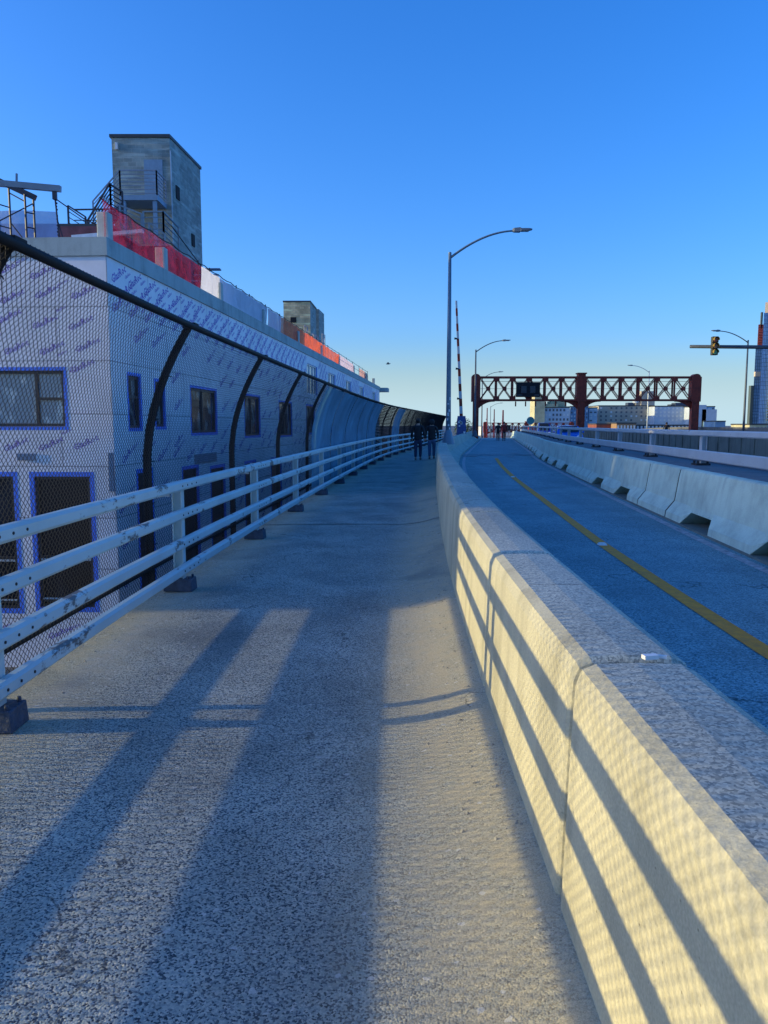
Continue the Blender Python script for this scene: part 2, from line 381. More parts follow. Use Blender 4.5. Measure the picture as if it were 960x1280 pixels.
M = dict(
    walk=m_walk(),
    lane=m_asphalt("bike lane asphalt", (.06, .13, .15), (.29, .49, .51)),
    road=m_asphalt("road asphalt", (.07, .08, .09), (.20, .21, .22)),
    yellow=mat("worn yellow line paint", (1.0, .29, .006), .7, var=.2, scale=14, bump=.3, bscale=150, col2=(.70, .22, .02)),
    white=mat("worn white line paint", (.42, .44, .45), .7, var=.3, scale=12, bump=.3, bscale=150, col2=(.16, .17, .18)),
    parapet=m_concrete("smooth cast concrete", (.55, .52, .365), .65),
    ptop=m_asphalt("coarse concrete top", (.22, .24, .21), (.66, .66, .52), 150.0, .3),
    joint=mat("joint sealant and gap shade", (.05, .048, .042), .9),
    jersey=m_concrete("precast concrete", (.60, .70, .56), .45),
    basewall=m_concrete("stained base wall", (.15, .19, .21), .4),
    median=m_concrete("dirty median concrete", (.17, .19, .16), .6, pit=False),
    deck=m_concrete("deck concrete", (.33, .33, .32), .4),
    band=m_concrete("raw slab edge concrete", (.42, .48, .46), .5, pit=False),
    pier=m_concrete("raw pier concrete", (.50, .56, .52), .4, pit=False),
    rail=m_paint("chipped pale blue paint", (.47, .62, .64), .645, (.07, .06, .055)),
    rail2=m_paint("dull pale road rail paint", (.52, .54, .56), .68, (.20, .19, .18)),
    bolt=mat("dark bolt steel", (.03, .03, .032), .6, .3),
    base=mat("dark base casting", (.045, .065, .10), .6, var=.4, scale=14, bump=.4),
    vinyl=mat("black fence vinyl", (.010, .011, .014), .5, var=.2, spec=.25),
    vinylpost=mat("black fence post coating", (.010, .011, .014), .65, spec=.2, var=.4, scale=6),
    screen=m_net("teal screen cloth", (.085, .25, .37), .88, 1.0, .25, glow=.2),
    sheath=m_sheathing("pale sheathing boards", (.93, .88, .88)),
    print=mat("purple print", (.24, .13, .46), .8),
    tape=mat("blue flashing tape", (.06, .22, .85), .5, var=.2, scale=8),
    frame=mat("black window frame", (.02, .022, .03), .4),
    wframe=mat("white window frame", (.75, .76, .76), .4),
    glass=m_glass("dark window glass", (.02, .025, .035), 1.1, (.30, .32, .30)),
    glass2=m_glass("pale window glass", (.25, .32, .36), 1.6, (.62, .64, .6)),
    shop=m_glass("very dark shopfront glass", (.008, .009, .014), 0.5, (.02, .022, .03), .3, .2),
    cmu=m_block("grey concrete block", (.27, .33, .31), (.34, .38, .35), var=.14),
    cmusun=m_block("sun-toned concrete block", (.66, .50, .27), (.45, .38, .28), var=.25),  # low sun on the far tower's front, put into the colour
    coping=mat("dark metal coping", (.05, .055, .06), .5),
    maroon=mat("dark maroon cladding", (.16, .06, .07), .8, var=.5, scale=2.2),
    dark=mat("dark opening", (.01, .01, .012), .8),
    doorblue=mat("primed grey blue door", (.20, .31, .42), .5),
    steelgrey=mat("grey primed stair steel", (.23, .28, .35), .5),
    steeldark=mat("dark scaffold steel", (.03, .035, .05), .5, .2),
    alu=mat("dull aluminium", (.42, .48, .52), .45, .4),
    brown=mat("weathered plywood", (.16, .08, .05), .8, var=.4, scale=5),
    rednet=m_net("red debris net", (.62, .02, .06), .52, 2.4, .45, glow=.15),
    tarp=m_net("white tarpaulin", (.74, .75, .82), 1.0, 1.5, .12),
    pinktarp=m_net("pinkish tarpaulin", (.72, .55, .64), .9, 1.5, .12),
    orange=m_net("orange debris net", (.92, .13, .05), .9, 1.8, .35),
    cable=mat("black cable", (.02, .02, .022), .7),
    pole=m_paint("weathered lamp paint", (.17, .23, .28), .70, (.30, .30, .30), rough=.4, metal=.2),
    poledark=mat("dark lamp paint", (.07, .09, .115), .5, .2),
    lumi=mat("luminaire housing", (.16, .19, .21), .5, .3),
    lens=mat("luminaire lens", (.5, .5, .48), .2),
    sticker=mat("pale torn sticker", (.7, .72, .74), .6, var=.4, scale=30),
    red=mat("rust red bridge paint", (.21, .028, .014), .65, var=.45, scale=2.5, bump=.2),
    redbright=mat("red gate paint", (.40, .03, .03), .6),
    whitep=mat("white gate paint", (.75, .75, .74), .5),
    cab=mat("blue cabinet paint", (.03, .07, .22), .45, var=.3, scale=3),
    signal=mat("dark signal housing", (.05, .045, .02), .5),
    yellowsig=mat("yellow signal housing", (.30, .20, .02), .5),
    lgreen=mat("green signal lens", (.12, .40, .22), .3),
    lamber=mat("amber signal lens", (.35, .16, .08), .3),
    lred=mat("red signal lens", (.35, .10, .07), .3),
    skin=mat("skin", (.42, .25, .18), .6),
    black=mat("black cloth", (.022, .021, .024), .85, bump=.4, bscale=30),
    navy=mat("navy denim", (.03, .045, .09), .85, bump=.3, bscale=40),
    jeans=mat("blue denim", (.09, .14, .24), .85, bump=.3, bscale=40),
    redcloth=mat("dark red cloth", (.22, .025, .025), .85, bump=.3, bscale=40),
    hair=mat("dark hair", (.02, .014, .01), .6),
    shoe=mat("pale shoe leather", (.18, .16, .14), .6),
    beige=mat("beige facade", (.40, .36, .29), .85, var=.15, scale=.15),
    paleb=mat("pale blue facade", (.46, .53, .60), .8, var=.12, scale=.15),
    palew=mat("pale grey facade", (.58, .60, .62), .8, var=.12, scale=.15),
    bluefac=mat("blue glass facade", (.16, .28, .42), .3, var=.2, scale=.2),
    yellowfac=mat("yellowish stone facade", (.48, .45, .28), .85, var=.2, scale=.3),
    brick=mat("red brick facade", (.22, .07, .05), .9, var=.25, scale=.4),
    wdark=mat("far window glass", (.09, .11, .14), .2),
    wlite=mat("far window light glass", (.62, .65, .66), .2),
    curtain=m_curtain("blue curtain wall", (.20, .36, .62), (.10, .18, .32)),
    curtain2=m_curtain("grey blue curtain wall", (.20, .33, .46), (.09, .14, .20), 2.0, 3.2),
    balcony=mat("dark balcony slabs", (.07, .10, .10), .7),
    tan=mat("tan crown panels", (.55, .45, .34), .7),
    hoist=mat("red hoist cladding", (.85, .13, .08), .6, var=.25, scale=.3),
    ground=m_asphalt("yard ground", (.12, .12, .11), (.26, .25, .22)),
    carblue=mat("blue car paint", (.02, .14, .62), .2, var=.05),
    carglass=mat("car glass", (.02, .025, .03), .05),
    rubber=mat("tyre rubber", (.02, .02, .02), .85),
    chrome=mat("wheel rim", (.45, .46, .48), .35, .7),
    headl=mat("headlight lens", (.85, .87, .88), .1),
    tealsign=mat("teal sign face", (.10, .38, .38), .5),
    leaf=mat("dull green leaves", (.05, .09, .03), .8, var=.5, scale=2),
    bark=mat("bark", (.09, .07, .05), .9),
    bird=mat("grey feathers", (.20, .20, .21), .8),
    fascia=mat("painted steel girder", (.10, .14, .17), .6, var=.3, scale=1.5),
)

# ------------------------------------------------------------------ mesh helpers
class MB:
    def __init__(s):
        s.v = []; s.f = []; s.mi = []; s.uv2 = None
    def add(s, vs, fs, mi=0):
        o = len(s.v)
        s.v += [tuple(p) for p in vs]
        s.f += [tuple(i + o for i in f) for f in fs]
        s.mi += [mi] * len(fs)
        return s
    def box(s, c, size, mi=0, rz=0.0, taper=1.0, mat=None):
        x, y, z = (q / 2 for q in size)
        vs = [(-x, -y, -z), (x, -y, -z), (x, y, -z), (-x, y, -z),
              (-x * taper, -y * taper, z), (x * taper, -y * taper, z), (x * taper, y * taper, z), (-x * taper, y * taper, z)]
        cs, sn = math.cos(rz), math.sin(rz)
        out = []
        for p in vs:
            q = Vector((p[0] * cs - p[1] * sn, p[0] * sn + p[1] * cs, p[2]))
            if mat is not None: q = mat @ q
            out.append(q + Vector(c))
        s.add(out, [(0, 3, 2, 1), (4, 5, 6, 7), (0, 1, 5, 4), (1, 2, 6, 5), (2, 3, 7, 6), (3, 0, 4, 7)], mi)
        return s
    def beam(s, a, b, w, h=None, mi=0, up=Vector((0, 0, 1))):
        """bar with a rectangular section from a to b"""
        h = h or w
        a, b = Vector(a), Vector(b)
        d = (b - a)
        if d.length < 1e-6: return s
        d.normalize()
        if abs(d.dot(up)) > 0.98: up = Vector((0, 1, 0))
        sd_ = d.cross(up).normalized(); u = sd_.cross(d).normalized()
        vs = []
        for p in (a, b):
            for i, j in ((-1, -1), (1, -1), (1, 1), (-1, 1)):
                vs.append(p + sd_ * (i * w / 2) + u * (j * h / 2))
        s.add(vs, [(3, 2, 1, 0), (4, 5, 6, 7), (0, 1, 5, 4), (1, 2, 6, 5), (2, 3, 7, 6), (3, 0, 4, 7)], mi)
        return s
    def tube(s, pts, r, n=8, mi=0, cap=True):
        pts = [Vector(p) for p in pts]
        rs = r if isinstance(r, (list, tuple)) else [r] * len(pts)
        rings = []
        ref = None
        for i, p in enumerate(pts):
            d = (pts[min(i + 1, len(pts) - 1)] - pts[max(i - 1, 0)]).normalized()
            if ref is None:
                ref = Vector((0, 0, 1)) if abs(d.z) < .9 else Vector((1, 0, 0))
            a = d.cross(ref).normalized(); b = a.cross(d).normalized(); ref = b
            rings.append([p + (a * math.cos(2 * math.pi * k / n) + b * math.sin(2 * math.pi * k / n)) * rs[i] for k in range(n)])
        s.loft(rings, True, cap, mi)
        return s
    def loft(s, rings, closed=True, cap=True, mi=0, mis=None):
        n = len(rings[0]); vs = [p for r in rings for p in r]; fs = []; ms = []
        for i in range(len(rings) - 1):
            for k in range(n if closed else n - 1):
                k2 = (k + 1) % n
                fs.append((i * n + k, i * n + k2, (i + 1) * n + k2, (i + 1) * n + k)); ms.append(mis[k] if mis else mi)
        if cap and closed:
            fs.append(tuple(reversed(range(n)))); ms.append(mi)
            fs.append(tuple((len(rings) - 1) * n + k for k in range(n))); ms.append(mi)
        o = len(s.v)
        s.v += [tuple(p) for p in vs]; s.f += [tuple(i + o for i in f) for f in fs]; s.mi += ms
        return s
    def ellipsoid(s, c, r, n=12, m=8, mi=0):
        rings = []
        for j in range(1, m):
            th = math.pi * j / m
            rings.append([(c[0] + r[0] * math.sin(th) * math.cos(2 * math.pi * k / n), c[1] + r[1] * math.sin(th) * math.sin(2 * math.pi * k / n), c[2] + r[2] * math.cos(th)) for k in range(n)])
        s.loft(rings, True, True, mi)
        return s
    def quad(s, a, b, c, d, mi=0):
        return s.add([a, b, c, d], [(0, 1, 2, 3)], mi)
    def build(s, name, mats, parent=None, origin=(0, 0, 0), smooth=False, bevel=0.0, recalc=True):
        me = bpy.data.meshes.new(name)
        ox, oy, oz = origin
        me.from_pydata([(x - ox, y - oy, z - oz) for x, y, z in s.v], [], s.f)
        mats = mats if isinstance(mats, (list, tuple)) else [mats]
        for m in mats: me.materials.append(m)
        me.polygons.foreach_set("material_index", s.mi)
        if smooth: me.polygons.foreach_set("use_smooth", [True] * len(s.f))
        if recalc:
            bm = bmesh.new(); bm.from_mesh(me); bmesh.ops.recalc_face_normals(bm, faces=bm.faces)
            if bevel > 0:
                es = [e for e in bm.edges if len(e.link_faces) == 2 and e.calc_face_angle(0) > 0.5]
                bmesh.ops.bevel(bm, geom=es, offset=bevel, segments=2, affect='EDGES', profile=0.5)
            bm.to_mesh(me); bm.free()
        uvl = me.uv_layers.new(name="UVMap")
        for p in me.polygons:
            nn = p.normal
            if abs(nn.z) > 0.8:
                for li in p.loop_indices:
                    co = me.vertices[me.loops[li].vertex_index].co; uvl.data[li].uv = (co.x, co.y)
            else:
                t = Vector((-nn.y, nn.x, 0)).normalized()
                for li in p.loop_indices:
                    co = me.vertices[me.loops[li].vertex_index].co; uvl.data[li].uv = (co.x * t.x + co.y * t.y, co.z)
        me.update()
        o = bpy.data.objects.new(name, me); COL.objects.link(o)
        if parent is not None: o.parent = parent
        return o

def tag(o, label=None, cat=None, group=None, kind=None):
    if label: o["label"] = label
    if cat: o["category"] = cat
    if group: o["group"] = group
    if kind: o["kind"] = kind
    return o

def thing(name, loc, label, cat, group=None, rz=0.0):
    o = bpy.data.objects.new(name, None); COL.objects.link(o)
    o.empty_display_size = 0.2
    o.location = loc; o.rotation_euler = (0, 0, rz)
    return tag(o, label, cat, group)

def structure(o): o["kind"] = "structure"; return o

def dup(root, loc, label, rz=None):
    r = root.copy(); COL.objects.link(r); r.location = loc
    if rz is not None: r.rotation_euler = (0, 0, rz)
    r["label"] = label
    def kids(src, dst):
        for ch in src.children:
            c = ch.copy(); COL.objects.link(c); c.parent = dst
            kids(ch, c)
    kids(root, r)
    return r

# ------------------------------------------------------------------ the line of the bridge
_sl = [(-20, 0.0), (0, 0.0), (4, .015), (8, .045), (12, .055), (18, .062), (27, .075), (34, .10), (42, .14), (400, .14)]
def lerp(tab, y):
    if y <= tab[0][0]: return tab[0][1]
    for (a, va), (b, vb) in zip(tab, tab[1:]):
        if y <= b: return va + (vb - va) * (y - a) / (b - a)
    return tab[-1][1]
_foot = {}
_x = 0.52
for i in range(0, 4200):
    _foot[i] = _x
    _x += 0.1 * lerp(_sl, i * 0.1)
def foot(y):
    if y <= 0: return 0.52
    k = int(y * 10); fr = y * 10 - k
    return _foot[k] * (1 - fr) + _foot[k + 1] * fr
def slope(y): return lerp(_sl, y)
def zc(y):
    """the deck crests near the lift span, then falls away"""
    if y < 80: return 0.0
    if y < 137: return -0.00035 * (y - 80) ** 2
    return -1.137 - 0.04 * (y - 137)
def pt(off, y, z=0.0): return Vector((foot(y) + off, y, zc(y) + z))
def ys(a, b, step):
    n = max(1, int(round((b - a) / step)))
    return [a + (b - a) * i / n for i in range(n + 1)]

def strip(name, m, a, b, step, prof, parent=None, across=False, smooth=False):
    """a sheet swept along the bridge; prof(y) lists (offset, z)"""
    mb = MB(); rows = [[pt(o, y, z) for o, z in prof(y)] for y in ys(a, b, step)]
    offs = [[o for o, z in prof(y)] for y in ys(a, b, step)]
    mb.loft(rows, closed=False, cap=False)
    o = mb.build(name, m, parent, smooth=smooth)
    for p in o.data.polygons:
        if p.normal.z < 0: break
    else:
        p = None
    if p is not None:
        o.data.flip_normals()
    if across:
        flat = [q for r in offs for q in r]
        u = o.data.uv_layers.new(name="across")
        for l in o.data.loops:
            u.data[l.index].uv = (flat[l.vertex_index], 0)
    return o

LANE_L = lambda y: lerp([(0, .74), (20, .85), (34, 1.05), (78, 1.35), (300, 1.35)], y)
LANE_R = lambda y: lerp([(0, 3.33), (8, 3.40), (12.5, 3.60), (17, 3.78), (25, 4.10), (44, 4.65), (300, 4.65)], y)
YEL = lambda y: lerp([(0, 2.0), (5, 2.03), (10, 2.07), (16, 2.2), (22, 2.28), (34, 2.56), (60, 2.8)], y)

COVE = [(-2.87, -.012), (-2.3, 0), (-1.6, .004), (-1.0, 0.002), (-.62, 0), (-.48, .008), (-.34, .026), (-.2, .055), (-.08, .088), (.04, .115)]
structure(strip("walkway", M["walk"], -9, 230, .6, lambda y: COVE, across=True, smooth=True))
structure(strip("bike_lane", M["lane"], -9, 240, 1.0, lambda y: [(.35, 0), (LANE_L(y) + .2, 0.0), (YEL(y), .015), (LANE_R(y) + .45, 0)]))
structure(strip("roadway", M["road"], -9, 300, 2.0, lambda y: [(LANE_R(y) + .9, -.02), (11, .06), (24.2, -.02)]))
structure(strip("bridge_deck", M["deck"], -9, 300, 2.0, lambda y: [(-2.88, -.02), (-2.9, -.75), (-2.2, -.8), (-2.0, -1.6), (24, -1.6), (24.6, -.7), (24.6, -.03), (12, -.05), (-2.80, -.05)]))
structure(strip("lane_centre_line", M["yellow"], 2.0, 35.5, .5, lambda y: [(YEL(y) - .075, .0195 ), (YEL(y) + .075, .0195)]))
structure(strip("lane_edge_line", M["white"], -6, 93, .8, lambda y: [(LANE_R(y) - .07, .008), (LANE_R(y) + .05, .008)]))
structure(strip("lane_edge_line", M["white"], 18, 93, .8, lambda y: [(LANE_L(y) - .02, .008), (LANE_L(y) + .10, .008)]))
# kerb lip under the precast row, coloured dark for shade in the slots
structure(strip("kerb", M["median"], -8, 93, 1.0, lambda y: [(LANE_R(y) + .14, 0.002), (LANE_R(y) + .15, .03), (LANE_R(y) + .95, .03)]))
# expansion joint across the lane
mb = MB()
for yy, w in ((38.6, .12), (39.6, .35)):
    a = pt(LANE_L(yy) - .1, yy, .022); b = pt(LANE_R(yy) + .1, yy + .05, .022)
    mb.quad(a, b, b + Vector((0, w, 0)), a + Vector((0, w, 0)), 0 if w < .2 else 1)
structure(mb.build("expansion_joint", [M["joint"], M["fascia"]]))
mb = MB()
for o0, o1, yy in ((1.05, 1.75, 37.6), (2.0, 2.3, 38.1), (3.55, 3.95, 41.5), (3.2, 3.6, 37.2)):
    a = pt(o0, yy, .026); b = pt(o1, yy, .026)
    mb.quad(a, b, b + Vector((0, .45, 0)), a + Vector((0, .45, 0)))
structure(mb.build("road_marking", M["white"]))

mb = MB()
for yy in (11.9, 20.6, 29.8, 39, 48.2, 57.4):
    for (oa, za), (ob, zb_) in zip(COVE, COVE[1:]):
        a = pt(oa, yy, za + .006); b = pt(ob, yy, zb_ + .006)
        mb.quad(a, b, b + Vector((0, .035, 0)), a + Vector((0, .035, 0)))
structure(mb.build("deck_joint", M["joint"]))
mb = MB()
for q in range(900):
    yy = 2.6 + 20 * random.random() ** 1.6
    o_ = -2.80 + abs(random.gauss(0, .20)) if random.random() < .6 else -.02 - abs(random.gauss(0, .16))
    zz = 0.0
    for (oa, za), (ob, zb_) in zip(COVE, COVE[1:]):
        if oa <= o_ <= ob: zz = za + (zb_ - za) * (o_ - oa) / (ob - oa)
    r_ = random.choice((.003, .004, .005, .007, .009)); a = random.random() * 6.28
    c = pt(o_, yy, zz + r_ * .4)
    mb.add([c + Vector((math.cos(a + t_) * r_ * (1 + .5 * random.random()), math.sin(a + t_) * r_, -r_ * .5)) for t_ in (0, 1.6, 3.1, 4.7)] + [c + Vector((0, 0, r_ * .7))], [(0, 1, 4), (1, 2, 4), (2, 3, 4), (3, 0, 4)])
tag(mb.build("grit", mat("loose grit", (.34, .33, .28), .9, var=.5, scale=60)), "loose grit and crumbs lying along both edges of the walkway", "grit", kind="stuff")

# yard and land far below the viaduct
mb = MB(); S = 4500
mb.quad((-S, -S, -4.3), (S, -S, -4.3), (S, S, -4.3), (-S, S, -4.3))
structure(mb.build("ground", M["ground"]))

# ------------------------------------------------------------------ parapet between walkway and bike lane
SEC_Y = [-8, -5.6, -3.6, -1.6, .25, 2.2, 4.1, 6.08, 8.6, 11.4, 14.2, 17.2, 20.2, 23.2, 26.2, 29.2, 32.2, 35.2, 38.2, 41.2, 44.2, 47.2, 50.2, 54, 58, 62, 66, 70, 74, 78, 82, 86, 90, 94]
wall = thing("parapet_wall", pt(.25, 2, 0), "long pale concrete parapet wall with open joints between the walkway and the bike lane", "parapet")
def sec_prof(y, sh=0.0):
    g = lerp([(0, 0.0), (10, 0.0), (20, .02), (34, .20), (78, .45)], y)   # the wall thickens as the lane bends off
    P = [(0.0, -.02), (.002, .10), (.022, .70), (.028, .80), (.045, .846), (.085, .862), (.20, .866), (.33, .862), (.375, .84), (.395, .79), (.45 + .3 * g, .36), (.60 + .8 * g, .14), (.70 + g, .08), (.70 + g, -.02)]
    if sh:
        cx, czz = .3, .4
        P = [(cx + (o - cx) * (1 - sh * .9), czz + (z - czz) * (1 - sh) if z > .2 else z) for o, z in P]
    return P
MIS = [0, 0, 0, 0, 0, 1, 1, 1, 1, 1, 1, 1, 1, 1]
for a, b in zip(SEC_Y, SEC_Y[1:]):
    g = .019
    rows = []
    yl = [a + g, a + g + .006, a + g + .02] + ys(a + .1, b - .1, .5) + [b - g - .02, b - g - .006, b - g]
    for i, y in enumerate(yl):
        e = min(i, len(yl) - 1 - i)
        sh = {0: .085, 1: .035, 2: 0.0}.get(e, 0.0)
        rows.append([pt(o, y, z) for o, z in sec_prof(y, sh)])
    mb = MB(); mb.loft(rows, True, True, 2, MIS)  # end faces get a dark colour that stands for shade in the joints
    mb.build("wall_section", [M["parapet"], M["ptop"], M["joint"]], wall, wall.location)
# grey-brown filler set back in the joints
mb = MB()
for y in SEC_Y[1:-1]:
    rows = []
    for yy in (y - .03, y + .03):
        rows.append([pt(o, yy, z) for o, z in sec_prof(y, .16)])
    mb.loft(rows, True, True)
mb.build("joint_filler", M["joint"], wall, wall.location)
mb = MB(); p = pt(.235, 2.2, .868)
mb.box(p + Vector((.02, 0, .004)), (.045, .022, .012), rz=.2); mb.box(p + Vector((.055, .004, .003)), (.03, .012, .008), rz=-.4)
tag(mb.build("plastic_scrap", M["whitep"], None), "small white plastic scrap stuck in the parapet's nearest open joint", "litter")

# ------------------------------------------------------------------ pedestrian railing
RAIL_Z = [.222, .468, .736, 1.0]
ROFF = -2.555
PY = [3.82 + 3.32 * k for k in range(-3, 24)]
railing = thing("pedestrian_railing", pt(ROFF, 3.82, 0), "pale blue chipped steel railing of four rails along the left edge of the walkway", "railing")
def sweep_rail(zc_, hh, ww, off, y0, y1, step=1.1):
    c = .018
    prof = [(-ww / 2, -hh / 2 + c), (-ww / 2 + c, -hh / 2), (ww / 2 - c, -hh / 2), (ww / 2, -hh / 2 + c), (ww / 2, hh / 2 - c), (ww / 2 - c, hh / 2), (-ww / 2 + c, hh / 2), (-ww / 2, hh / 2 - c)]
    return [[pt(off(y) if callable(off) else off, y, zc_) + Vector((o, 0, z)) for o, z in prof] for y in ys(y0, y1, step)]
for z in RAIL_Z:
    mb = MB()
    mb.loft(sweep_rail(z, .088, .075, ROFF + .075, -6.5, 83))
    for y in PY:                                   # bolt holes each side of every post and splice
        for dy in (-.22, -.07, .07, .22):
            p = pt(ROFF + .113, y + dy, z)
            mb.tube([p, p + Vector((.005, 0, 0))], .0085, 8, 1)
    mb.build("rail", [M["rail"], M["bolt"]], railing, railing.location)
post_o = None
for y in PY:
    s_ = slope(y)
    loc = pt(ROFF, y, 0) - railing.location
    if post_o is None:
        mb = MB()
        mb.box((0, 0, .57), (.085, .010, .92)); mb.box((.041, 0, .57), (.008, .09, .92)); mb.box((-.041, 0, .57), (.008, .09, .92))
        post_o = mb.build("post", M["rail"], railing)
        mb = MB(); mb.box((0.0, 0, .058), (.27, .19, .115), taper=.94)
        for q in (-.1, .1):
            for r_ in (-.065, .065): mb.tube([(q, r_, .11), (q, r_, .14)], .013, 6)
        bs = mb.build("base_block", M["base"], post_o, bevel=.006)
        mb = MB(); mb.box((-.12, -.02, .93), (.10, .012, .09)); mb.box((-.16, -.02, .93), (.03, .05, .10)); mb.box((-.09, -.02, .93), (.03, .04, .03))
        mb.build("fence_clip", M["alu"], post_o)
        first = post_o
        o = post_o
    else:
        o = post_o.copy(); COL.objects.link(o); o.parent = railing
        for ch in post_o.children:
            c = ch.copy(); COL.objects.link(c); c.parent = o
    o.location = loc; o.rotation_euler = (0, 0, -math.atan(s_))

# ------------------------------------------------------------------ chain link fence
FOFF = -2.86
FTOP = 2.46
def lean(z):
    return 0.0 if z < 1.15 else 0.44 * ((z - 1.15) / 1.31) ** 1.9
fence = thing("chain_link_fence", pt(FOFF, 4.05, 0), "tall black chain link fence with curved posts leaning over the walkway", "fence")
FY = [4.05 + 3.33 * k for k in range(-3, 24)]
def fence_wire(y0, y1, p, h, r, zlo, zhi, nm):
    nw = int((y1 - y0) / p); nz = int((zhi - zlo) / h) + 1
    i = np.arange(nw)[:, None]; j = np.arange(nz)[None, :]
    par = np.where((i + j) % 2 == 0, 1.0, -1.0)
    Y = y0 + i * p + par * p / 2
    Z = zlo + j * h + 0 * i
    LN = np.array([lean(zlo + jj * h) for jj in range(nz)])[None, :]
    fx = np.interp(Y.ravel(), np.arange(0, 420, .1)[:4200], [_foot[k] for k in range(4200)]).reshape(Y.shape)
    zz = np.array([zc(v) for v in (y0 + np.arange(nw) * p)])[:, None]
    X = fx + FOFF + LN + par * r * .8 * np.where(i % 2 == 0, 1, -1)
    Z = Z + zz
    ring = [(-r, 0), (r * .6, -r * 1.25), (r * .6, r * 1.25)]
    V = np.empty((nw, nz, 3, 3))
    for k, (dx, dy) in enumerate(ring):
        V[:, :, k, 0] = X + dx; V[:, :, k, 1] = Y + dy; V[:, :, k, 2] = Z
    idx = np.arange(nw * nz * 3).reshape(nw, nz, 3)
    F = []
    for k in range(3):
        k2 = (k + 1) % 3
        F.append(np.stack([idx[:, :-1, k], idx[:, :-1, k2], idx[:, 1:, k2], idx[:, 1:, k]], -1).reshape(-1, 4))
    F = np.concatenate(F)
    V = V.reshape(-1, 3) - np.array(fence.location)
    me = bpy.data.meshes.new(nm)
    me.vertices.add(len(V)); me.vertices.foreach_set("co", V.astype(np.float32).ravel())
    me.loops.add(F.size); me.loops.foreach_set("vertex_index", F.astype(np.int32).ravel())
    me.polygons.add(len(F)); me.polygons.foreach_set("loop_start", np.arange(0, F.size, 4, dtype=np.int32))
    me.update(calc_edges=True)
    me.materials.append(M["vinyl"])
    o = bpy.data.objects.new(nm, me); COL.objects.link(o); o.parent = fence
    return o
fence_wire(-4.0, 22.0, .0262, .0235, .0022, -.12, FTOP + .05, "wire_mesh")
fence_wire(22.0, 83.0, .075, .068, .0075, -.12, FTOP + .05, "wire_mesh")
mb = MB()
mb.tube([pt(FOFF + lean(FTOP) + .0, y, FTOP) for y in ys(-6, 83, 1.0)], .031, 8)
mb.build("top_rail", M["vinylpost"], fence, fence.location, smooth=True)
mb = MB()
mb.tube([pt(FOFF - .03, y, .168) for y in ys(-6, 83, 1.0)], .019, 6)
mb.build("bottom_rail", M["vinylpost"], fence, fence.location, smooth=True)  # rail added for the thin shadow band it lays on the walkway
fp = None
for y in FY:
    loc = pt(FOFF - .055, y, 0) - fence.location
    if fp is None:
        mb = MB()
        zs = [-.35, 0, .5, 1.0, 1.25, 1.5, 1.7, 1.9, 2.05, 2.2, 2.33, FTOP - .01]
        for dx, sx, sy in ((0, .055, .010), (.027, .008, .066), (-.027, .008, .066)):
            rows = []
            for z in zs:
                l = lean(z); rows.append([(l + dx - sx / 2, -sy / 2, z), (l + dx + sx / 2, -sy / 2, z), (l + dx + sx / 2, sy / 2, z), (l + dx - sx / 2, sy / 2, z)])
            mb.loft(rows)
        for z in (.4, .8, 1.2, 1.6, 2.0, 2.3):        # tie wires
            mb.tube([(lean(z) + .05, -.05, z), (lean(z) + .068, 0, z + .005), (lean(z) + .05, .05, z)], .004, 5)
        mb.box((lean(FTOP) + .02, 0, FTOP + .01), (.12, .13, .05))
        fp = mb.build("fence_post", M["vinylpost"], fence)
        o = fp
    else:
        o = fp.copy(); COL.objects.link(o); o.parent = fence
    o.location = loc; o.rotation_euler = (0, 0, -math.atan(slope(y)))
# screen cloth on the panels beyond
def screen(y0, y1):
    mb = MB(); rows = []
    for y in ys(y0 + .06, y1 - .06, .55):
        rows.append([pt(FOFF + lean(z) + .032 + .008 * math.sin(y * 5 + z * 3), y, z) for z in (.02, .4, .8, 1.2, 1.5, 1.8, 2.0, 2.2, 2.4)])
    mb.loft(rows, False, False)
    return mb.build("screen_cloth", M["screen"], fence, fence.location, smooth=True, recalc=False)
for k in range(len(FY) - 1):
    if 17 < FY[k] < 34 or 40 < FY[k] < 43:
        screen(FY[k], FY[k + 1])

